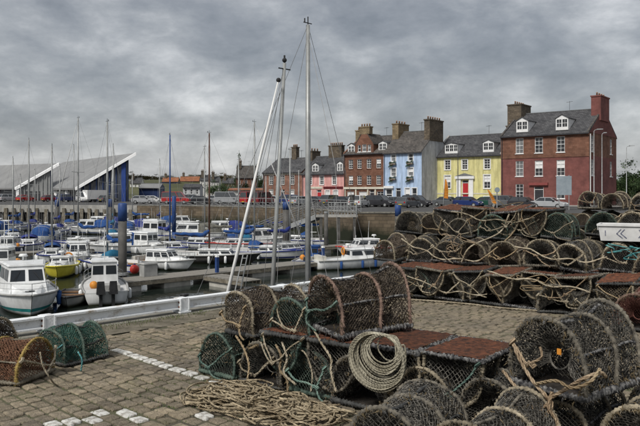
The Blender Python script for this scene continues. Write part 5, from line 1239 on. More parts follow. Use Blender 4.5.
# ---- more boats filling the berths on the left
for (px, py, L, rz, lab, my, cv, kind) in [
    (4, 276, 5.6, -80, 'teal hulled boat half out of view left of the cabin cruiser', None, 'cover_teal', 'w'),
    (52, 262, 6.4, -72, 'white yacht with furled blue sail behind the yellow banded speedboat', 146, 'cover_blue', 'y'),
    (78, 266, 5.6, -70, 'white cabin boat with grey canopy beside the yellow banded speedboat', None, 'cover_grey', 'c'),
    (121, 254, 6.0, -150, 'white motor boat with blue canopy left behind the thick mooring pile', None, 'cover_blue', 'c'),
    (142, 254, 6.4, -35, 'white fishing boat with orange float behind the service cabinet', None, None, 'w'),
    (60, 235, 6.6, 95, 'white yacht with navy cover beside the blue canopied motor boat', 165, 'cover_navy', 'y'),
    (112, 232, 6.4, 100, 'white yacht with teal cover in the far berths', 168, 'cover_teal', 'y'),
    (3, 235, 6.4, 90, 'white cabin boat in the far berths near the silver estate car', None, 'cover_blue', 'c'),
    (152, 233, 6.4, -20, 'white cabin boat with dark canopy under the wall corner', None, 'cover_navy', 'c'),
    (258, 247, 6.2, 15, 'white cabin boat with blue canopy beside the red trimmed yacht', None, 'cover_blue', 'c')]:
    if kind == 'y': yacht(px, py, L, R(rz), lab, my, cover=cv, hood=cv, mx=rnd.uniform(-.05, .1), furl=None)
    elif kind == 'c': cruiser(px, py, L, R(rz), lab, canopy=cv, boot=cv if cv != 'cover_grey' else None)
    else: workboat(px, py, L, R(rz), lab, 'gel_teal' if px < 10 else 'gel_white', B=2.1, hh=1.2)
# ---- boats hidden under the near quay edge: only their masts rise above the rail
p = Vector((-.32, 18.25, WATER)); c = p - E*.65
t = yacht(0, 0, 8.2, R(45), 'tall grey aluminium mast of a yacht moored below the quay edge', 20.5, dpos=Vector((c.x, c.y, WATER)), mx=.65/8.2, cover='cover_navy', hood=None, furl=None, spreaders=0)
for ch in list(t.children):
    if ch.name.startswith('mast'):
        pass
p = Vector((-1.0, 14.1, WATER)); c = p - E*1.7
t = boat('fishing_boat', 'fishing boat below the quay edge with grey mast and leaning white derrick', 'boat', Vector((c.x, c.y, WATER)), R(45))
st = hull(t, 7.2, 2.2, .8, 'gel_navy', 'deck_timber', 'gel_white', 2.4, .6, .9, .5)
cabin(t, -2.2, -.3, 1.4, 1.3, .75, 1.0, .1, .04, 'gel_white', win=(2, 2, 1), name='wheelhouse')
inv = (Matrix.Translation((c.x, c.y, WATER)) @ Matrix.Rotation(R(45), 4, 'Z')).inverted()
b0 = inv @ Vector((-1.02, 14.1, WATER+.8)); b1 = inv @ at(284.5, 14.1, 63)
b0 = inv @ at(266, 14.1, z=WATER+.75)
ms = MB().tube([b0, b0.lerp(b1, .5), b1], lambda i, l: (.05, .045, .036)[i], 10).build('mast', 'mast_alu', t, True)
mb = MB(); mb.sphere(b1+Vector((0, 0, .06)), .05, 8, 5); mb.seg(b1, b1+Vector((0, 0, .16)), .02, 5); mb.seg(b1+Vector((-.16, 0, -.12)), b1+Vector((.16, 0, -.12)), .015, 4); mb.build('mast_light', 'rubber', ms)
d0 = inv @ at(228, 13.4, 291); d1 = inv @ at(278.5, 13.9, 80); d0 = d0 + (d0-d1).normalized()*1.9
dk_ = MB().tube([d0, d0.lerp(d1, .5), d1], lambda i, l: (.036, .031, .018)[i], 10).build('derrick', 'mast_white', t, True)
MB().sphere(d1, .05, 8, 5).build('derrick_block', 'rubber', dk_)
mb = MB(); w_ = .005
for f0, f1 in ((.05, .3), (.28, .95), (.6, .99)): mb.seg(d0.lerp(d1, f0)+Vector((.02, 0, 0)), b0.lerp(b1, f1), w_, 4)
mb.seg(b1, inv @ at(243, 15.2, 300), w_, 4); mb.seg(b1, inv @ at(262, 15.4, 300), w_, 4)
mb.build('rigging', 'wire', t)
mb = MB(); l0 = inv @ at(233, 13.6, 300); l1 = inv @ at(243, 13.8, 255); l2 = inv @ at(238.5, 13.6, 300); l3 = inv @ at(247.5, 13.8, 255)
mb.seg(l0, l1, .014, 5); mb.seg(l2, l3, .014, 5)
for k in range(7): mb.seg(l0.lerp(l1, (k+.5)/7), l2.lerp(l3, (k+.5)/7), .01, 4)
mb.build('shroud_ladder', 'galv', t)

# ------------------------------------------------------------------ small things on the pontoon
def on_pont(px, py): 
    d = (EYE-(WATER+.55))*FPX/(py-HY); return Vector(((px-320)*d/FPX, d, WATER+.55))
p = on_pont(148.5, 276); t = thing('service_cabinet', 'pale grey service cabinet standing on the pontoon beside the cuddy boat', 'cabinet', p, R(45))
MB().box(-.42, .42, -.25, .25, 0, .68).build('box', 'gel_grey', t); MB().hexa([(-.46, -.29, .682), (.46, -.29, .682), (.46, .29, .682), (-.46, .29, .682)], [(-.42, -.25, .76), (.42, -.25, .76), (.42, .25, .76), (-.42, .25, .76)]).build('lid', 'gel_grey', t)
p = on_pont(134.5, 274); t = thing('fender_ball', 'round red fender ball by the thick grey mooring pile', 'fender', p)
MB().sphere((0, 0, .27), .27, 14, 10).build('ball', 'red_plastic', t, True); MB().tube([(0, 0, .53), (0, 0, .60)], .06, 8).build('eye', 'blue_paint', t)
for (px, py, lab) in ((217, 272.5, 'bright blue power pedestal on the pontoon before the black hull'), (323, 261, 'blue and white power pedestal at the far end of the long pontoon')):
    p = on_pont(px, py); t = thing('power_pedestal', lab, 'pedestal', p, R(45)); MB().box(-.085, .085, -.085, .085, 0, .9).build('column', 'blue_paint', t)
    MB().hexa([(-.1, -.1, .902), (.1, -.1, .902), (.1, .1, .902), (-.1, .1, .902)], [(-.06, -.06, 1.02), (.06, -.06, 1.02), (.06, .06, 1.02), (-.06, .06, 1.02)]).build('lamp_head', 'gel_white', t)

# ================================================================== lobster creels
CW, CL, CH = 0.46, 0.74, 0.38
def arch_fn(W, H, h0=.09, n=60):
    pts = [Vector((-W/2, 0, 0)), Vector((-W/2, 0, h0))] + [Vector((-W/2*math.cos(math.pi*k/n), 0, h0+(H-h0)*math.sin(math.pi*k/n))) for k in range(1, n)] + [Vector((W/2, 0, h0)), Vector((W/2, 0, 0))]
    cum = [0]
    for a, b in zip(pts, pts[1:]): cum.append(cum[-1]+(b-a).length)
    S = cum[-1]
    def f(s):
        s = max(0, min(S, s)); i = 0
        lo, hi = 0, len(cum)-2
        while lo < hi:
            mid = (lo+hi+1)//2
            if cum[mid] <= s: lo = mid
            else: hi = mid-1
        i = lo; t = (s-cum[i])/max(1e-9, cum[i+1]-cum[i]); return pts[i].lerp(pts[i+1], t)
    return f, S
def wrapped(path, r, seed, amp=.28, pitch=.026, closed=False, fray=0, mb=None, n=7):
    """rope-whipped bar: bulges every turn, with frayed ends sticking out"""
    rr = random.Random(seed); mb = mb or MB(); ph = [rr.uniform(.72, 1.3) for _ in range(900)]
    mb.tube(path, lambda i, l: r*(1+amp*math.sin(2*math.pi*l/pitch))*(ph[int(l/.022) % 900]*.5+ph[int(l/.1) % 900]*.5), n, closed)
    for _ in range(fray):
        p = rr.choice(path); d = Vector((rr.gauss(0, 1), rr.gauss(0, 1), rr.gauss(0, 1))).normalized(); q = p+d*r*.8; e = q+d*rr.uniform(.006, .026)+Vector((rr.gauss(0, .006), rr.gauss(0, .006), -.01)); s = d.orthogonal().normalized()*.0024
        mb.add([q-s, q+s, e], [(0, 1, 2)])
    return mb
def resample(pts, step, closed=False):
    out = []; P = pts+[pts[0]] if closed else pts
    for a, b in zip(P, P[1:]):
        n = max(1, int((b-a).length/step)); out += [a.lerp(b, k/n) for k in range(n)]
    if not closed: out.append(P[-1])
    return out
def creel_meshes(seed, W=CW, L=CL, H=CH, bat=1.0, cell=.0150, tw=.0029, rb=.019, rh=.0135):
    r = random.Random(seed); f, S = arch_fn(W, H); D = {}
    def fin(mb, name, m, smooth=False, dy=0.0):     # every creel is a little battered: bend all its parts the same way
        out = []
        for (x, y, z) in mb.v:
            y += dy; k = min(1, z/.12)
            out.append((x+k*bat*.040*noise.noise((x*2.2, y*2.6, z*2+seed))+.008*noise.noise((x*9, y*9, z*9+seed)), y+k*bat*.040*noise.noise((x*2.4+7, y*2.2, z*2+seed)), z+k*bat*.045*noise.noise((x*2.6, y*2.6+5, z+seed*2))))
        mb.v = out; me = mb.mesh(name, m, smooth); mb.v = []; return me
    hoopy = [-L/2+.012, r.uniform(-.04, .04), L/2-.012]
    # base frame
    c = .05; rect = [Vector((-W/2, -L/2, 0)), Vector((W/2, -L/2, 0)), Vector((W/2, L/2, 0)), Vector((-W/2, L/2, 0))]
    fr = resample(rect, .007, True); fr = [p+Vector((0, 0, rb+.004*noise.noise((p.x*5, p.y*5, seed)))) for p in fr]
    D['base_frame'] = fin(wrapped(fr, rb, seed, .26, .032, True, 420), 'base_frame', 'wrap_dark', True)
    # base panel: a rough rusted sheet between the bars
    mb = MB(); nx, ny = 26, 40; z0 = -.002
    for j in range(ny+1):
        for i in range(nx+1):
            x = (i/nx-.5)*(W-.004); y = (j/ny-.5)*(L-.004); dz = .006*noise.noise((x*45, y*45, seed)) + .006*noise.noise((x*18, y*18, seed+4)) + .009*noise.noise((x*6, y*6, seed+9))
            mb.v.append((x, y, z0+dz)); mb.lay.append(0)
    for j in range(ny):
        for i in range(nx): mb.f.append((j*(nx+1)+i, j*(nx+1)+i+1, (j+1)*(nx+1)+i+1, (j+1)*(nx+1)+i))
    m2 = len(mb.v); mb.v += [(x, y, z+.008) for (x, y, z) in mb.v]; mb.lay += [0]*m2; mb.f += [tuple(i+m2 for i in reversed(q)) for q in list(mb.f)]
    D['base_panel'] = fin(mb, 'base_panel', 'rust', True)
    for k, y in enumerate(hoopy):
        hs = resample([f(S*q/90) for q in range(91)], .007)
        D['hoop%d' % k] = fin(wrapped([Vector((p.x*(1+.03*noise.noise((p.x*4, p.z*4, seed+k))), .012*noise.noise((p.x*3, p.z*3, seed+k*3)), p.z*.985+.012)) for p in hs], rh, seed+1+k, .30, .027, False, 620), 'hoop', 'wrap_grey', True, y)
    # ridge / shoulder bars
    mb = MB()
    for fr_ in (.22, .5, .78):
        p = f(S*fr_); mb = wrapped(resample([Vector((p.x*.97, -L/2, p.z*.97)), Vector((p.x*.94, 0, p.z*.95)), Vector((p.x*.97, L/2, p.z*.97))], .008), .008 if fr_ != .5 else .010, seed+4, .22, .03, False, 90, mb, 6)
    D['side_bar'] = fin(mb, 'side_bar', 'wrap_dark', True)
    # dried weed caught on the frame and in the mesh
    mb = MB()
    for _ in range(900):
        if r.random() < .45: p = Vector((r.choice((-1, 1))*W/2*r.uniform(.9, 1.02), r.uniform(-L/2, L/2), abs(r.gauss(.02, .03))))
        else: q = f(S*r.random()); p = Vector((q.x*.97, r.choice(hoopy)+r.gauss(0, .05), q.z*.97+.01))
        d = Vector((r.gauss(0, 1), r.gauss(0, 1), r.gauss(-.6, 1))).normalized()*r.uniform(.012, .045); sd_ = d.orthogonal().normalized()*r.uniform(.002, .006)
        mb.add([p-sd_, p+sd_, p+d*.6+sd_*.7, p+d], [(0, 1, 2), (0, 2, 3)])
    D['weed'] = fin(mb, 'weed', 'dry_weed')
    # netting over the hoops
    mb = MB(); ns = int(S/cell); nt_ = int(L/cell)
    def node(i, j):
        s = S*i/ns; y = -L/2+L*j/nt_; p = f(s); near = min(abs(y-h) for h in hoopy); sag = .040*min(1, near/(L*.22))*(.75+.9*noise.noise((s*4, y*5, seed)))
        k = 1-sag/max(.12, Vector((p.x, 0, p.z-.05)).length)
        jx = noise.noise((s*40, y*40, seed))*.010; jy = noise.noise((s*30, y*30, seed+5))*.011; jz = noise.noise((s*35, y*35, seed+8))*.010
        return Vector((p.x*k*.985+jx, y+jy if 0 < j < nt_ else y, .016+(p.z-.0)*k*.975+jz))
    cache = {}
    for i in range(ns+1):
        for j in range(nt_+1):
            if (i+j) % 2 == 0: cache[i, j] = node(i, j)
    for (i, j), p in cache.items():
        for dj in (-1, 1):
            q = cache.get((i+1, j+dj))
            if q: mb.seg(p, q, tw)
        if r.random() < .5: mb.seg(p+Vector((-.004, 0, -.004)), p+Vector((.004, .002, .005)), tw*1.9)
    # loose second layer of twine hanging just inside
    for _ in range(1300):
        i = r.randrange(2, ns-2); j = r.randrange(2, nt_-2); p = node(i, j)*.93; q = node(i+r.choice((-2, -1, 1, 2)), j+r.choice((-3, -2, 2, 3)) if 3 < j < nt_-3 else j)*.92
        mid_ = p.lerp(q, .5)+Vector((r.gauss(0, .01), r.gauss(0, .01), -.012)); mb.seg(p, mid_, tw*1.1); mb.seg(mid_, q, tw*1.1)
    D['netting'] = fin(mb, 'netting', 'net_black')
    # end netting: flat diamond net filling the D
    def end_net(cellx, sagy):
        mb = MB(); n = int(W/cellx/2)*2+4
        def inside(p): 
            if abs(p[0]) >= W/2-.004 or p[1] < .03: return False
            if p[1] < .09: return True
            return (p[0]/(W/2-.004))**2+((p[1]-.09)/(H-.09))**2 < 1
        def pos(x, z): 
            e = max(0, 1-(x/(W/2))**2)*max(0, min(1, z/H*2))*max(0, 1-z/H)*2
            return Vector((x+noise.noise((x*30, z*30, seed))*.007, sagy*e+noise.noise((x*20, z*20, seed+2))*.008, z+noise.noise((x*33, z*33, seed+3))*.006))
        for i in range(-n, n):
            for j in range(0, int(H/cellx)+2):
                if (i+j) % 2: continue
                p = (i*cellx, j*cellx)
                for dx in (-1, 1):
                    q = ((i+dx)*cellx, (j+1)*cellx); a, b = inside(p), inside(q)
                    if not (a or b): continue
                    P, Q2 = p, q
                    if not (a and b):
                        ins, out = (P, Q2) if a else (Q2, P)
                        lo, hi = 0.0, 1.0
                        for _ in range(7):
                            mm = (lo+hi)/2; c_ = (ins[0]+(out[0]-ins[0])*mm, ins[1]+(out[1]-ins[1])*mm)
                            if inside(c_): lo = mm
                            else: hi = mm
                        P, Q2 = ins, (ins[0]+(out[0]-ins[0])*lo, ins[1]+(out[1]-ins[1])*lo)
                    mb.seg(pos(*P), pos(*Q2), tw)
        return mb
    D['end_netting'] = fin(end_net(.0175, .05), 'end_netting', 'net_black', False, -L/2+.012)
    e2 = end_net(.0175, -.05); D['rear_netting'] = fin(e2, 'end_netting', 'net_black', False, L/2-.012)
    # funnel entrance: net drawn in from the hoop to an eye ring
    mb = MB(); nr, ng = 62, 10
    def fp(k, g):
        q = f(S*k/nr); q = Vector((q.x, 0, .03+q.z*.95)); t = g/ng; c_ = Vector((0, 0, H*.46)); ring = c_+(q-c_).normalized()*.065; e = t**.85
        return q.lerp(ring, e)+Vector((noise.noise((k*.7, g*.9, seed))*.006, .17*t**1.5+.01*noise.noise((k*.5, g, seed)), noise.noise((g*.7, k*.9, seed))*.006))
    for k in range(nr+1):
        for g_ in range(ng):
            for dk in (-1, 1):
                if (k+g_) % 2 == 0 and 0 <= k+dk <= nr: mb.seg(fp(k, g_), fp(k+dk, g_+1), tw)
    ring = [Vector((.065*math.cos(a*math.pi/8), .17, H*.46+.065*math.sin(a*math.pi/8))) for a in range(16)]
    mb.tube(ring, .006, 6, True)
    D['funnel_netting'] = fin(mb, 'funnel_netting', 'net_black', False, -L/2+.012)
    D['inner_netting'] = fin(end_net(.018, -.09), 'inner_netting', 'net_black')
    return D
CREELS = [creel_meshes(11, bat=.5), creel_meshes(23, .47, .70, .40), creel_meshes(37, .45, .76, .36, 1.4), creel_meshes(41, .44, .66, .39, 1.6), creel_meshes(58, .47, .74, .37, 1.3), creel_meshes(63, .46, .62, .35, 1.5)]
def bridle_mesh(seed, flip):
    """V of rope from two lashings on the frame to a knot, with a tail that hangs or wanders off sideways"""
    r = random.Random(seed); mb = MB(); W, L, H = CW, CL, CH; y0 = -L/2-.022; g = -1 if flip else 1; one = r.random() < .25
    zb = (lambda z: z) if not flip else (lambda z: .37-z)     # upturned creels: up in the world is down here
    za, zb_ = (r.uniform(.16, .30), r.uniform(.18, .32)) if not flip else (.37-.02, .37-.03)
    a = Vector((-W/2*r.uniform(.8, 1.02), y0, zb(za))); b = Vector((W/2*r.uniform(.7, 1.0), y0, zb(zb_)))
    k = Vector((r.uniform(-.15, .13), y0-r.uniform(.02, .05), zb(r.uniform(.07, .19))))
    e = Vector((k.x+r.uniform(-.28, .28), y0-.04, zb(r.uniform(-.02, .1) if r.random() < .7 else r.uniform(.15, .3))))
    rad = r.uniform(.0075, .0105); sagv = Vector((0, -.012, -.03*g))
    for p in ((a,) if one else (a, b)): mb.tube(smooth_path([p, p.lerp(k, .35)+sagv*r.random()+Vector((r.uniform(-.02, .02), 0, 0)), p.lerp(k, .7)+sagv*r.random(), k], .01), rad, 6, pitch=.04)
    mb.tube(smooth_path([k, k.lerp(e, .35)+Vector((r.uniform(-.05, .05), -.015, -.03*g)), k.lerp(e, .7)+Vector((r.uniform(-.05, .05), -.01, -.02*g)), e], .01), rad*.92, 6, pitch=.04)
    mb.tube([k+Vector((-.026, -.006, -.010)), k+Vector((-.008, -.010, .014)), k+Vector((.017, -.009, -.006)), k+Vector((.028, -.002, .012))], rad*1.5, 7, pitch=.03)
    for p in ((a,) if one else (a, b)): mb.tube([p+Vector((-.02, .002, -.018)), p+Vector((0, -.010, 0)), p+Vector((.018, .004, .02))], rad*1.4, 7, pitch=.03)
    return mb.mesh('bridle_rope', 'rope_cream', True)
BRIDLE = {(k, fl): bridle_mesh(50+k*2+fl, bool(fl)) for k in range(12) for fl in (0, 1)}
STYLE = {  # net, base frame, hoop
    'dark': ('net_black', 'wrap_dark', 'wrap_grey', 'rope_cream'), 'green': ('net_green', 'wrap_dark', 'wrap_teal', 'rope_cream'), 'tan': ('net_black', 'wrap_speck', 'wrap_tan', 'rope_cream'),
    'brown': ('net_brown', 'wrap_dark', 'wrap_tan', 'rope_tan'), 'pink': ('net_brown', 'wrap_speck', 'wrap_pink', 'rope_green'), 'grey': ('net_black', 'wrap_speck', 'wrap_grey', 'rope_orange'), 'old': ('net_brown', 'wrap_grey', 'wrap_tan', 'rope_tan'), 'rough': ('net_black', 'wrap_grey', 'wrap_tan', 'rope_orange'),
    'yellow': ('net_orange', 'old_timber', 'yellow_tube', 'rope_cream'), 'bright': ('net_bright_green', 'wrap_dark', 'wrap_teal', 'rope_teal'), 'red': ('net_red', 'wrap_dark', 'wrap_pink', 'rope_tan'), 'teal': ('net_green', 'wrap_teal', 'wrap_teal', 'rope_green')}
GROUP = 'lobster creels on the quay'
def creel(loc, yaw, style, label, flip=False, tilt=(0, 0), scale=(1, 1, 1), bridle=True, funnel=None, panel='panel_dark', full=True, group=GROUP, mesh=None):
    """yaw: heading of the far end, degrees clockwise from straight ahead; the entrance end faces back"""
    net, fm, hm, rm = STYLE[style]; D = CREELS[mesh if mesh is not None else rnd.randrange(6)]
    t = thing('lobster_creel', label, 'creel', loc, 0, group)
    Mx = Matrix.Rotation(R(-yaw), 4, 'Z') @ Matrix.Rotation(R(tilt[0]), 4, 'X') @ Matrix.Rotation(R(tilt[1]), 4, 'Y')
    if flip: Mx = Mx @ Matrix.Rotation(math.pi, 4, 'Y')
    t.rotation_euler = Mx.to_euler(); t.scale = scale
    inst('base_frame', D['base_frame'], t, fm); inst('base_panel', D['base_panel'], t, 'rust' if flip else panel)
    for k in range(3): inst('hoop', D['hoop%d' % k], t, hm)
    inst('side_bar', D['side_bar'], t, fm); inst('netting', D['netting'], t, net)
    fn = funnel if funnel is not None else rnd.random() < .5
    inst('funnel_netting' if fn else 'end_netting', D['funnel_netting' if fn else 'end_netting'], t, net)
    inst('inner_netting', D['inner_netting'], t, net); tag(inst('dry_weed', D['weed'], t), kind='stuff')
    if full: inst('end_netting', D['rear_netting'], t, net)
    if bridle: inst('bridle_rope', BRIDLE[rnd.randrange(12), int(flip)], t, rm)
    return t
J = lambda s: rnd.uniform(-s, s)
# ---- front stack, bottom row
U2 = Vector((.8, -.6, 0)); N2 = Vector((.6, .8, 0)); S0 = Vector((-.70, 6.38, 0))
BOTTOM = [('teal', 'green edged creel at the end of the front row beside the white painted setts'), ('dark', 'dark creel second from the painted setts in the front row'), ('teal', 'green framed creel third from the painted setts in the front row'),
          ('dark', 'dark creel in the front row under the pink hooped creel'), ('tan', 'dark creel in the front row under the hanging rope coil'), ('dark', 'dark creel in the front row under the rusty upturned creel'),
          ('tan', 'dark creel in the front row under the large grey hooped creel'), ('rough', 'tan hooped creel at the far end of the front row from the painted setts')]
for i, (st_, lab) in enumerate(BOTTOM):
    p = S0+U2*(.5*i)
    creel((p.x, p.y, .012), 37+J(3), st_, lab, bridle=i in (0, 1, 2, 4, 6), funnel=(i % 2 == 1), scale=(.94, .96, .95) if i < 3 else (1, 1, 1))
for (u_k, st_, yw, lab, me_) in ((2.25, 'dark', 30, 'dark creel standing in front of the row below the hanging rope coil', 4), (2.84, 'rough', 44, 'dark creel standing in front of the row below the rusty upturned creels', 1)):
    p = S0+U2*u_k-N2*.91
    creel((p.x, p.y, .012), yw, st_, lab, funnel=False, bridle=False, mesh=me_)
# upturned creels nested between the ones below, rusty bases uppermost
for i, (st_, lab, br) in {2: ('green', 'upturned creel under the pink hooped creel in the front stack', True), 3: ('dark', 'upturned creel under the pink hooped creel with the coil at its side', False), 4: ('tan', 'upturned creel with rusty base behind the hanging rope coil', False), 5: ('tan', 'upturned creel with rusty base and green bridle rope', True)}.items():
    p = S0+U2*(.5*(i-.5))+N2*.02
    p = S0+U2*(.5*i-.25)+N2*.02
    c_ = creel((p.x, p.y, .51 if i > 3 else .49), 37, st_, lab, flip=True, bridle=br, funnel=False)
    if i == 5:
        for ch in c_.children:
            if ch.name.startswith('bridle'): ch.material_slots[0].material = MATS['rope_green']
# upper creels
creel((-.46, 6.22, .385), 52, 'brown', 'brown netted creel lying on the two end creels of the front stack', scale=(1.05, .95, .98), funnel=False, tilt=(0, -4), mesh=3)
creel((-.03, 5.98, .385), 40, 'green', 'green and brown creel between the brown creel and the pink hooped creel', scale=(.95, .95, .98), funnel=False, mesh=4)
creel((.33, 5.68, .53), 60, 'pink', 'pinkish brown hooped creel on top of the front stack with green bridle', scale=(1.08, .98, 1.16), funnel=True, tilt=(2, 2), mesh=1)
cg = creel((1.66, 4.44, .405), 52, 'grey', 'large creel with thick grey rope wrapped hoops topping the front stack', scale=(1.08, .96, 1.18), funnel=True, tilt=(0, 0), mesh=1)
MB().box(.075, .10, -.36, -.352, .22, .25).build('tag', 'orange_plastic', cg)
# ---- loose creels by the rail
creel((-2.83, 6.12, .012), -75, 'yellow', 'creel with dull yellow hoops and orange netting standing on the setts', bridle=True, funnel=False, scale=(1.05, .95, .88), panel='old_timber', mesh=0)
creel((-2.42, 6.74, .012), 34, 'bright', 'green netted creel standing on the setts by the rail', bridle=True, funnel=False, scale=(.92, .74, .82), mesh=3)
creel((-3.5, 6.95, .012), -60, 'brown', 'brown creel behind the yellow hooped creel', bridle=False)
creel((3.95, 8.35, .012), 40, 'red', 'reddish netted creel on the setts before the long stack', bridle=False, scale=(1.05, 1.05, 1.1))
# ---- long stack
U = Vector((.83, -.557, 0)); NN = Vector((.557, .83, 0)); YAW = 33.9
ORD = ['first', 'second', 'third', 'fourth', 'fifth', 'sixth', 'seventh', 'eighth', 'ninth', 'tenth', 'eleventh']
def row(origin, z, n0, n1, flip, label, group, off=0.0, bridle=True, full=True, styles=('dark', 'tan', 'old', 'green', 'brown', 'rough', 'tan'), sp=.505, loose=1.0, lean=0.0):
    """a rank of creels side by side; a %s in the label takes the count from the rail end"""
    for i in range(n0, n1):
        p = origin+U*(sp*(i+off)+J(.02)*loose)+NN*J(.06)*loose
        lab = label % ORD[i-n0] if '%s' in label else label
        creel((p.x, p.y, z), YAW+J(11)*loose, rnd.choice(styles), lab, flip=flip, bridle=bridle and rnd.random() < .78, full=full, group=group, funnel=rnd.random() < .4, tilt=(lean+J(5)*loose, J(6)*loose), scale=(rnd.uniform(.95, 1.03), rnd.uniform(.96, 1.05), rnd.uniform(.94, 1.06)))
A0 = Vector((1.30, 11.05, 0))
lab_r = lambda s: s
for k in range(3):
    o = A0+NN*(.79*k); vis = k == 0
    n0 = 0 if k == 0 else -1
    row(o, .012, n0, 10, False, 'creel standing %s from the rail end in the bottom row of the long stack' if vis else 'creel standing in a hidden inner row of the long stack', 'bottom row of the long stack' if vis else 'inner rows of the long stack', bridle=vis, full=vis)
    row(o, .50, n0, 9, True, 'rusty upturned creel %s from the rail end above the long stack bottom row' if vis else 'rusty based creel upturned behind the bottom row of the long stack', 'upturned creels of the long stack' if vis else 'upturned inner creels of the long stack', off=.5, bridle=vis, full=vis)
B0 = A0+NN*.70-U*.42
row(B0, .515, 0, 10, False, 'rope hooped creel %s from the rail end in the long stack middle row', 'middle row of the long stack')
row(B0+NN*.80, .515, 0, 10, False, 'creel standing behind the middle row of the long stack', 'behind the middle row of the long stack', bridle=False, full=False)
C0 = B0+NN*.62
row(C0, .915, 0, 6, False, 'rope hooped creel %s from the rail end in the long stack top row', 'top row of the long stack', off=.1, styles=('dark', 'green', 'brown'))
row(C0, 1.385, 1, 5, True, 'rusty upturned creel %s from the rail end on top of the long stack', 'upturned creels topping the long stack', off=.6, lean=2.5, loose=1.0)
row(C0+NN*.62, .915, 6, 10, False, 'dark creel lying behind the white fish box on the long stack', 'creels behind the fish box', off=.1, bridle=False)
row(B0+NN*1.6, .515, 6, 10, False, 'creel standing behind the middle row of the long stack', 'behind the middle row of the long stack', bridle=False, full=False)
# ---- another heap further back
H0 = Vector((6.1, 16.2, 0))
for k, (z, n) in enumerate(((.012, 6), (.42, 6), (.83, 5), (1.24, 4))):
    row(H0+NN*(.1*k)-U*.0, z, 0, n, False, 'dark creel in the tall heap behind the long stack', 'tall heap behind the long stack', off=.2*k, bridle=k > 1, full=False)
row(H0+NN*.8, 1.24, 0, 4, False, 'dark creel in the tall heap behind the long stack', 'tall heap behind the long stack', bridle=False, full=False) if False else None


# ------------------------------------------------------------------ fish box lying on the stack
mat('box_white', (0.50, 0.50, 0.49), .55, scale=5, c2=(.68, .68, .67)); mat('box_mark', (.08, .09, .15), .7, scale=30, c2=(.35, .36, .40), thr=(.4, .7))
p = C0+U*3.62+NN*(-.12)
t = thing('fish_box', 'white plastic fish box with blue marks lying on the long stack', 'box', (p.x, p.y, .925), R(-YAW)+.12)
bw, bd, bh = .82, .46, .25; mb = MB(); T = [(-bw/2, -bd/2), (bw/2, -bd/2), (bw/2, bd/2), (-bw/2, bd/2)]
def ring(s, z, o=0): return [Vector((x*s+(o if x > 0 else -o), y*s+(o if y > 0 else -o), z)) for x, y in T]
rings = [ring(.92, .0), ring(1, bh-.03), ring(1, bh-.03, .02), ring(1, bh, .02), ring(1, bh, -.02), ring(.92, .02, -.02)]
for rg in rings: mb.v += [tuple(v) for v in rg]; mb.lay += [0]*4
for k in range(5):
    for i in range(4): mb.f.append((k*4+i, k*4+(i+1) % 4, (k+1)*4+(i+1) % 4, (k+1)*4+i))
mb.f += [(3, 2, 1, 0), (20, 21, 22, 23)]; bx_ = mb.build('box_shell', 'box_white', t)
mk = MB(); f = [rings[0][0], rings[0][1], rings[1][1], rings[1][0]]
def stroke(u0, v0, u1, v1, w_=.013):
    P = lambda u, v: (f[0]*(1-u)+f[1]*u)*(1-v)+(f[3]*(1-u)+f[2]*u)*v
    a, b = P(u0, v0), P(u1, v1); n_r = (f[1]-f[0]).cross(f[3]-f[0]).normalized(); d = (b-a).normalized(); s = d.cross(n_r)*w_/2
    mk.hexa([a-s+n_r*.002, b-s+n_r*.002, b+s+n_r*.002, a+s+n_r*.002], [a-s+n_r*.005, b-s+n_r*.005, b+s+n_r*.005, a+s+n_r*.005])
stroke(.10, .35, .11, .7); stroke(.3, .5, .38, .8); stroke(.3, .5, .4, .2); stroke(.37, .52, .44, .8); stroke(.37, .52, .47, .2)
stroke(.68, .25, .78, .8); stroke(.68, .8, .78, .25); stroke(.86, .35, .87, .7)
mk.build('painted_marks', 'box_mark', t)
for s in (-1, 1): MB().box(s*bw*.5-.012+s*.012, s*bw*.5+.012+s*.012, -.09, .09, bh-.10, bh-.032).build('handle', 'box_white', t)

# ------------------------------------------------------------------ ropes
def rope(name, label, pts, r, m, step=.012, pitch=None, n=6, cat='rope', group=None, parent=None):
    mb = MB(); mb.tube(smooth_path(pts, step), r, n, pitch=pitch or r*4.2)
    return tag(mb.build(name, m, None, True), label, cat, group)
rope_mat('rope_pile', (0.14, 0.105, 0.062), (0.50, 0.42, 0.29))
rope_mat('rope_coil', (0.20, 0.18, 0.13), (0.44, 0.41, 0.32))
# loose pile of rope in front of the first row
rr = random.Random(4); c0 = Vector((-.50, 5.27, 0)); pts = []
NL_ = 88
for i in range(NL_):
    cx = rr.uniform(-.50, .62); cy = rr.gauss(-.02, .11); ra = rr.uniform(.11, .27); rb_ = ra*rr.uniform(.35, .9); ph = rr.uniform(0, 6.3); rot = rr.uniform(0, 3.14)
    n = 11; z0 = .011 + .10*(i/NL_)*math.exp(-(cx/.5)**2-(cy/.2)**2); turn = rr.uniform(.55, 1.15)
    for k in range(n):
        an = ph+2*math.pi*turn*k/n*(1 if i % 3 else -1); x = ra*math.cos(an); y = rb_*math.sin(an); x, y = x*math.cos(rot)-y*math.sin(rot), x*math.sin(rot)+y*math.cos(rot)
        q = c0+U2*(cx+x)+N2*max(-.40, min(.33, cy+y)); pts.append(Vector((q.x+rr.gauss(0, .006), q.y+rr.gauss(0, .006), max(.011, z0+rr.uniform(-.008, .03)))))
rope('rope_pile', 'loose pile of tan rope lying on the setts before the front stack', pts, .0074, 'rope_pile', .013, .034, 6)
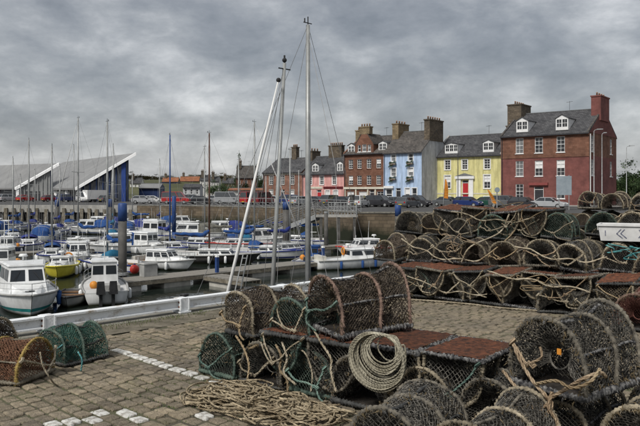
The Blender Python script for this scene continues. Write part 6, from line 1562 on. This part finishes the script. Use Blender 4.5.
# coil hung on the side of an upturned creel
cc = S0+U2*1.73+N2*(-.405)+Vector((0, 0, .43)); pts = []
for i in range(36):
    rad = rr.uniform(.095, .235) if i > 9 else rr.uniform(.20, .24); off = (.235-rad); yo = rr.uniform(0, .055); tl = rr.gauss(0, .16); drop = rr.uniform(0, .14); side = rr.uniform(.35, .95)
    for k in range(14):
        an = R(48)+2*math.pi*k/14; sg = 1.0 if math.sin(an) > 0 else 1.0+drop
        x = rad*math.cos(an)+rr.gauss(0, .003); z = rad*.83*math.sin(an)*sg; x, z = x*math.cos(tl)-z*math.sin(tl), x*math.sin(tl)+z*math.cos(tl)
        q = cc+U2*(off*side+x)+N2*(-.012-yo)+Vector((0, 0, off*.75+z)); pts.append(q)
rope('rope_coil', 'coil of cream rope hanging on the side of a rusty upturned creel', pts, .0056, 'rope_coil', .012, .026, 6)
rope('rope_strand', 'tan rope knotted below the large grey hooped creel', [at(512, 4.40, 340), at(519, 4.30, 358), at(532, 4.20, 380), at(545, 4.12, 395), at(548, 4.10, 399), at(566, 4.02, 389), at(583, 3.93, 379), at(600, 3.99, 373), at(606, 4.02, 377)], .0125, 'rope_orange')
rope('rope_strand', 'tan rope hanging from the knot below the large creel', [at(543, 4.10, 393), at(552, 4.08, 405), at(545, 4.07, 418), at(541, 4.06, 436), at(536, 4.06, 452)], .0125, 'rope_orange')
rope('rope_strand', 'short tan rope end hanging beside the knot below the large creel', [at(552, 4.09, 392), at(549, 4.06, 408), at(557, 4.05, 422), at(560, 4.05, 444)], .0125, 'rope_orange')
rope('rope_strand', 'tan rope running from the upturned creel down to the knot', [at(503, 4.42, 371), at(514, 4.32, 385), at(527, 4.22, 401), at(538, 4.12, 411), at(548, 4.07, 404)], .0115, 'rope_orange')
rope('rope_strand', 'tan rope loop crossing the base of the large creel', [at(536, 4.16, 384), at(556, 4.0, 381), at(572, 3.94, 388), at(590, 3.90, 382), at(600, 3.95, 369)], .0105, 'rope_tan')
rope('rope_strand', 'tan rope hanging down from the brown creel to the rope pile', [at(236, 5.95, 336), at(244, 5.80, 349), at(249, 5.72, 366), at(247, 5.66, 388), at(254, 5.55, 402)], .010, 'rope_tan')
rope('rope_strand', 'tan rope tied across the brown creel', [at(249, 5.80, 349), at(258, 5.80, 345), at(272, 5.78, 336), at(281, 5.80, 333)], .012, 'rope_tan')
rope('rope_strand', 'thick tan rope hanging between the brown and the green creel', [at(276, 5.72, 345), at(281, 5.62, 356), at(280, 5.58, 370), at(287, 5.55, 380), at(288, 5.5, 396)], .011, 'rope_tan')
rope('rope_strand', 'second tan rope hanging between the brown and the green creel', [at(282, 5.70, 342), at(287, 5.6, 358), at(284, 5.56, 373), at(296, 5.5, 385)], .010, 'rope_cream')
rope('rope_strand', 'cream rope hanging below the pink hooped creel', [at(314, 5.50, 330), at(322, 5.38, 344), at(331, 5.3, 359), at(331, 5.26, 372), at(336, 5.2, 392)], .010, 'rope_cream')
rope('rope_strand', 'thin pale rope slung down beside the green framed creel', [at(291, 5.66, 350), at(304, 5.5, 352), at(312, 5.44, 372), at(311, 5.4, 392)], .007, 'rope_cream')
rope('rope_strand', 'pale rope end lying on the setts by the yellow hooped creel', [at(40, 5.72, 352), at(43, 5.72, 366), at(50, 5.74, 378), at(56, 5.86, 384.8), at(66, 5.86, 385), at(72, 5.83, 385.6)], .0075, 'rope_cream')
rope('rope_strand', 'teal rope tied round the base of the bright green creel', [at(78, 6.35, 352), at(82, 6.30, 360), at(81, 6.30, 371)], .008, 'rope_teal')
rope('rope_strand', 'cream rope lying along the foot of the long stack', [Vector((x, y, .02)) for x, y in [(1.15, 10.5), (1.45, 10.36), (1.8, 10.2), (2.2, 9.95), (2.5, 9.68), (2.9, 9.46), (3.2, 9.3)]], .014, 'rope_cream')
for i, (t0, t1, z0, z1, b, lab) in enumerate([(0.3, 1.7, .88, .62, 0, 'cream rope slung along the middle row of the long stack'), (.9, 2.3, 1.34, 1.22, 1, 'cream rope slung along the top row of the long stack'), (1.6, 3.0, .50, .34, 2, 'cream rope slung across the bottom row of the long stack'), (0.2, 1.6, .46, .20, 3, 'thin cream rope trailing across the bottom row of the long stack'), (2.2, 3.5, .86, .72, 0, 'cream rope drooping before the fish box end of the middle row')]):
    o = (B0, C0, A0, A0)[b]-NN*.44; pts = []
    for k in range(13):
        f = k/12; q = o+U*(t0+(t1-t0)*f)+NN*.03*math.sin(k*2.1+i); pts.append(Vector((q.x, q.y, z0+(z1-z0)*f-.16*math.sin(f*math.pi)*(.5+.5*math.sin(i*2.0+1))-.025*math.sin(k*1.3+i*2))))
    rope('rope_strand', lab, pts, .012 if i != 3 else .009, 'rope_cream', .03)
rope('rope_strand', 'tall cream rope looped down the front of the long stack', [C0+U*1.9-NN*.42+Vector((0, 0, 1.3)), C0+U*1.75-NN*.45+Vector((0, 0, 1.0)), B0+U*1.5-NN*.43+Vector((0, 0, .8)), B0+U*1.35-NN*.45+Vector((0, 0, .55))], .013, 'rope_cream')
rope('rope_strand', 'second cream rope looped down the front of the long stack', [C0+U*2.1-NN*.42+Vector((0, 0, 1.25)), C0+U*1.95-NN*.45+Vector((0, 0, .98)), B0+U*1.85-NN*.43+Vector((0, 0, .75)), B0+U*1.6-NN*.45+Vector((0, 0, .56))], .011, 'rope_tan')
rope('rope_strand', 'teal rope bundle on the rusty bases at the end of the long stack', [A0+U*(4.0+.12*math.cos(k*.9))-NN*(.1+.1*math.sin(k*.9))+Vector((0, 0, .545+.004*k)) for k in range(18)] + [A0+U*4.4-NN*.42+Vector((0, 0, .5)), A0+U*4.3-NN*.46+Vector((0, 0, .3))], .012, 'rope_teal', .02)

# tangles of old line lying over the long stack
for q, (org, t0, z0, dep, m, lab) in enumerate([(A0, .5, .34, -.395, 'rope_tan', 'bottom row near its rail end'), (A0, 2.5, .36, -.395, 'rope_tan', 'middle of the bottom row'),
        (B0, 1.5, .76, -.38, 'rope_orange', 'centre of the middle row'), (C0, 1.9, 1.24, -.38, 'rope_tan', 'top row beside the rusty bases'), (B0, 3.9, .86, -.36, 'rope_teal', 'middle row under the fish box')]):
    r2 = random.Random(90+q); pts = []; x = t0; z = z0
    for k in range(26):
        x += r2.gauss(0, .15); z += r2.gauss(0, .08)-.008; x += (t0-x)*.12; z += (z0-z)*.22
        p_ = org+U*x+NN*(dep+r2.gauss(0, .015)); pts.append(Vector((p_.x, p_.y, max(.03, z))))
    rope('rope_tangle', 'tangle of old rope on the long stack, ' + lab, pts, r2.uniform(.005, .0075), m, .025)
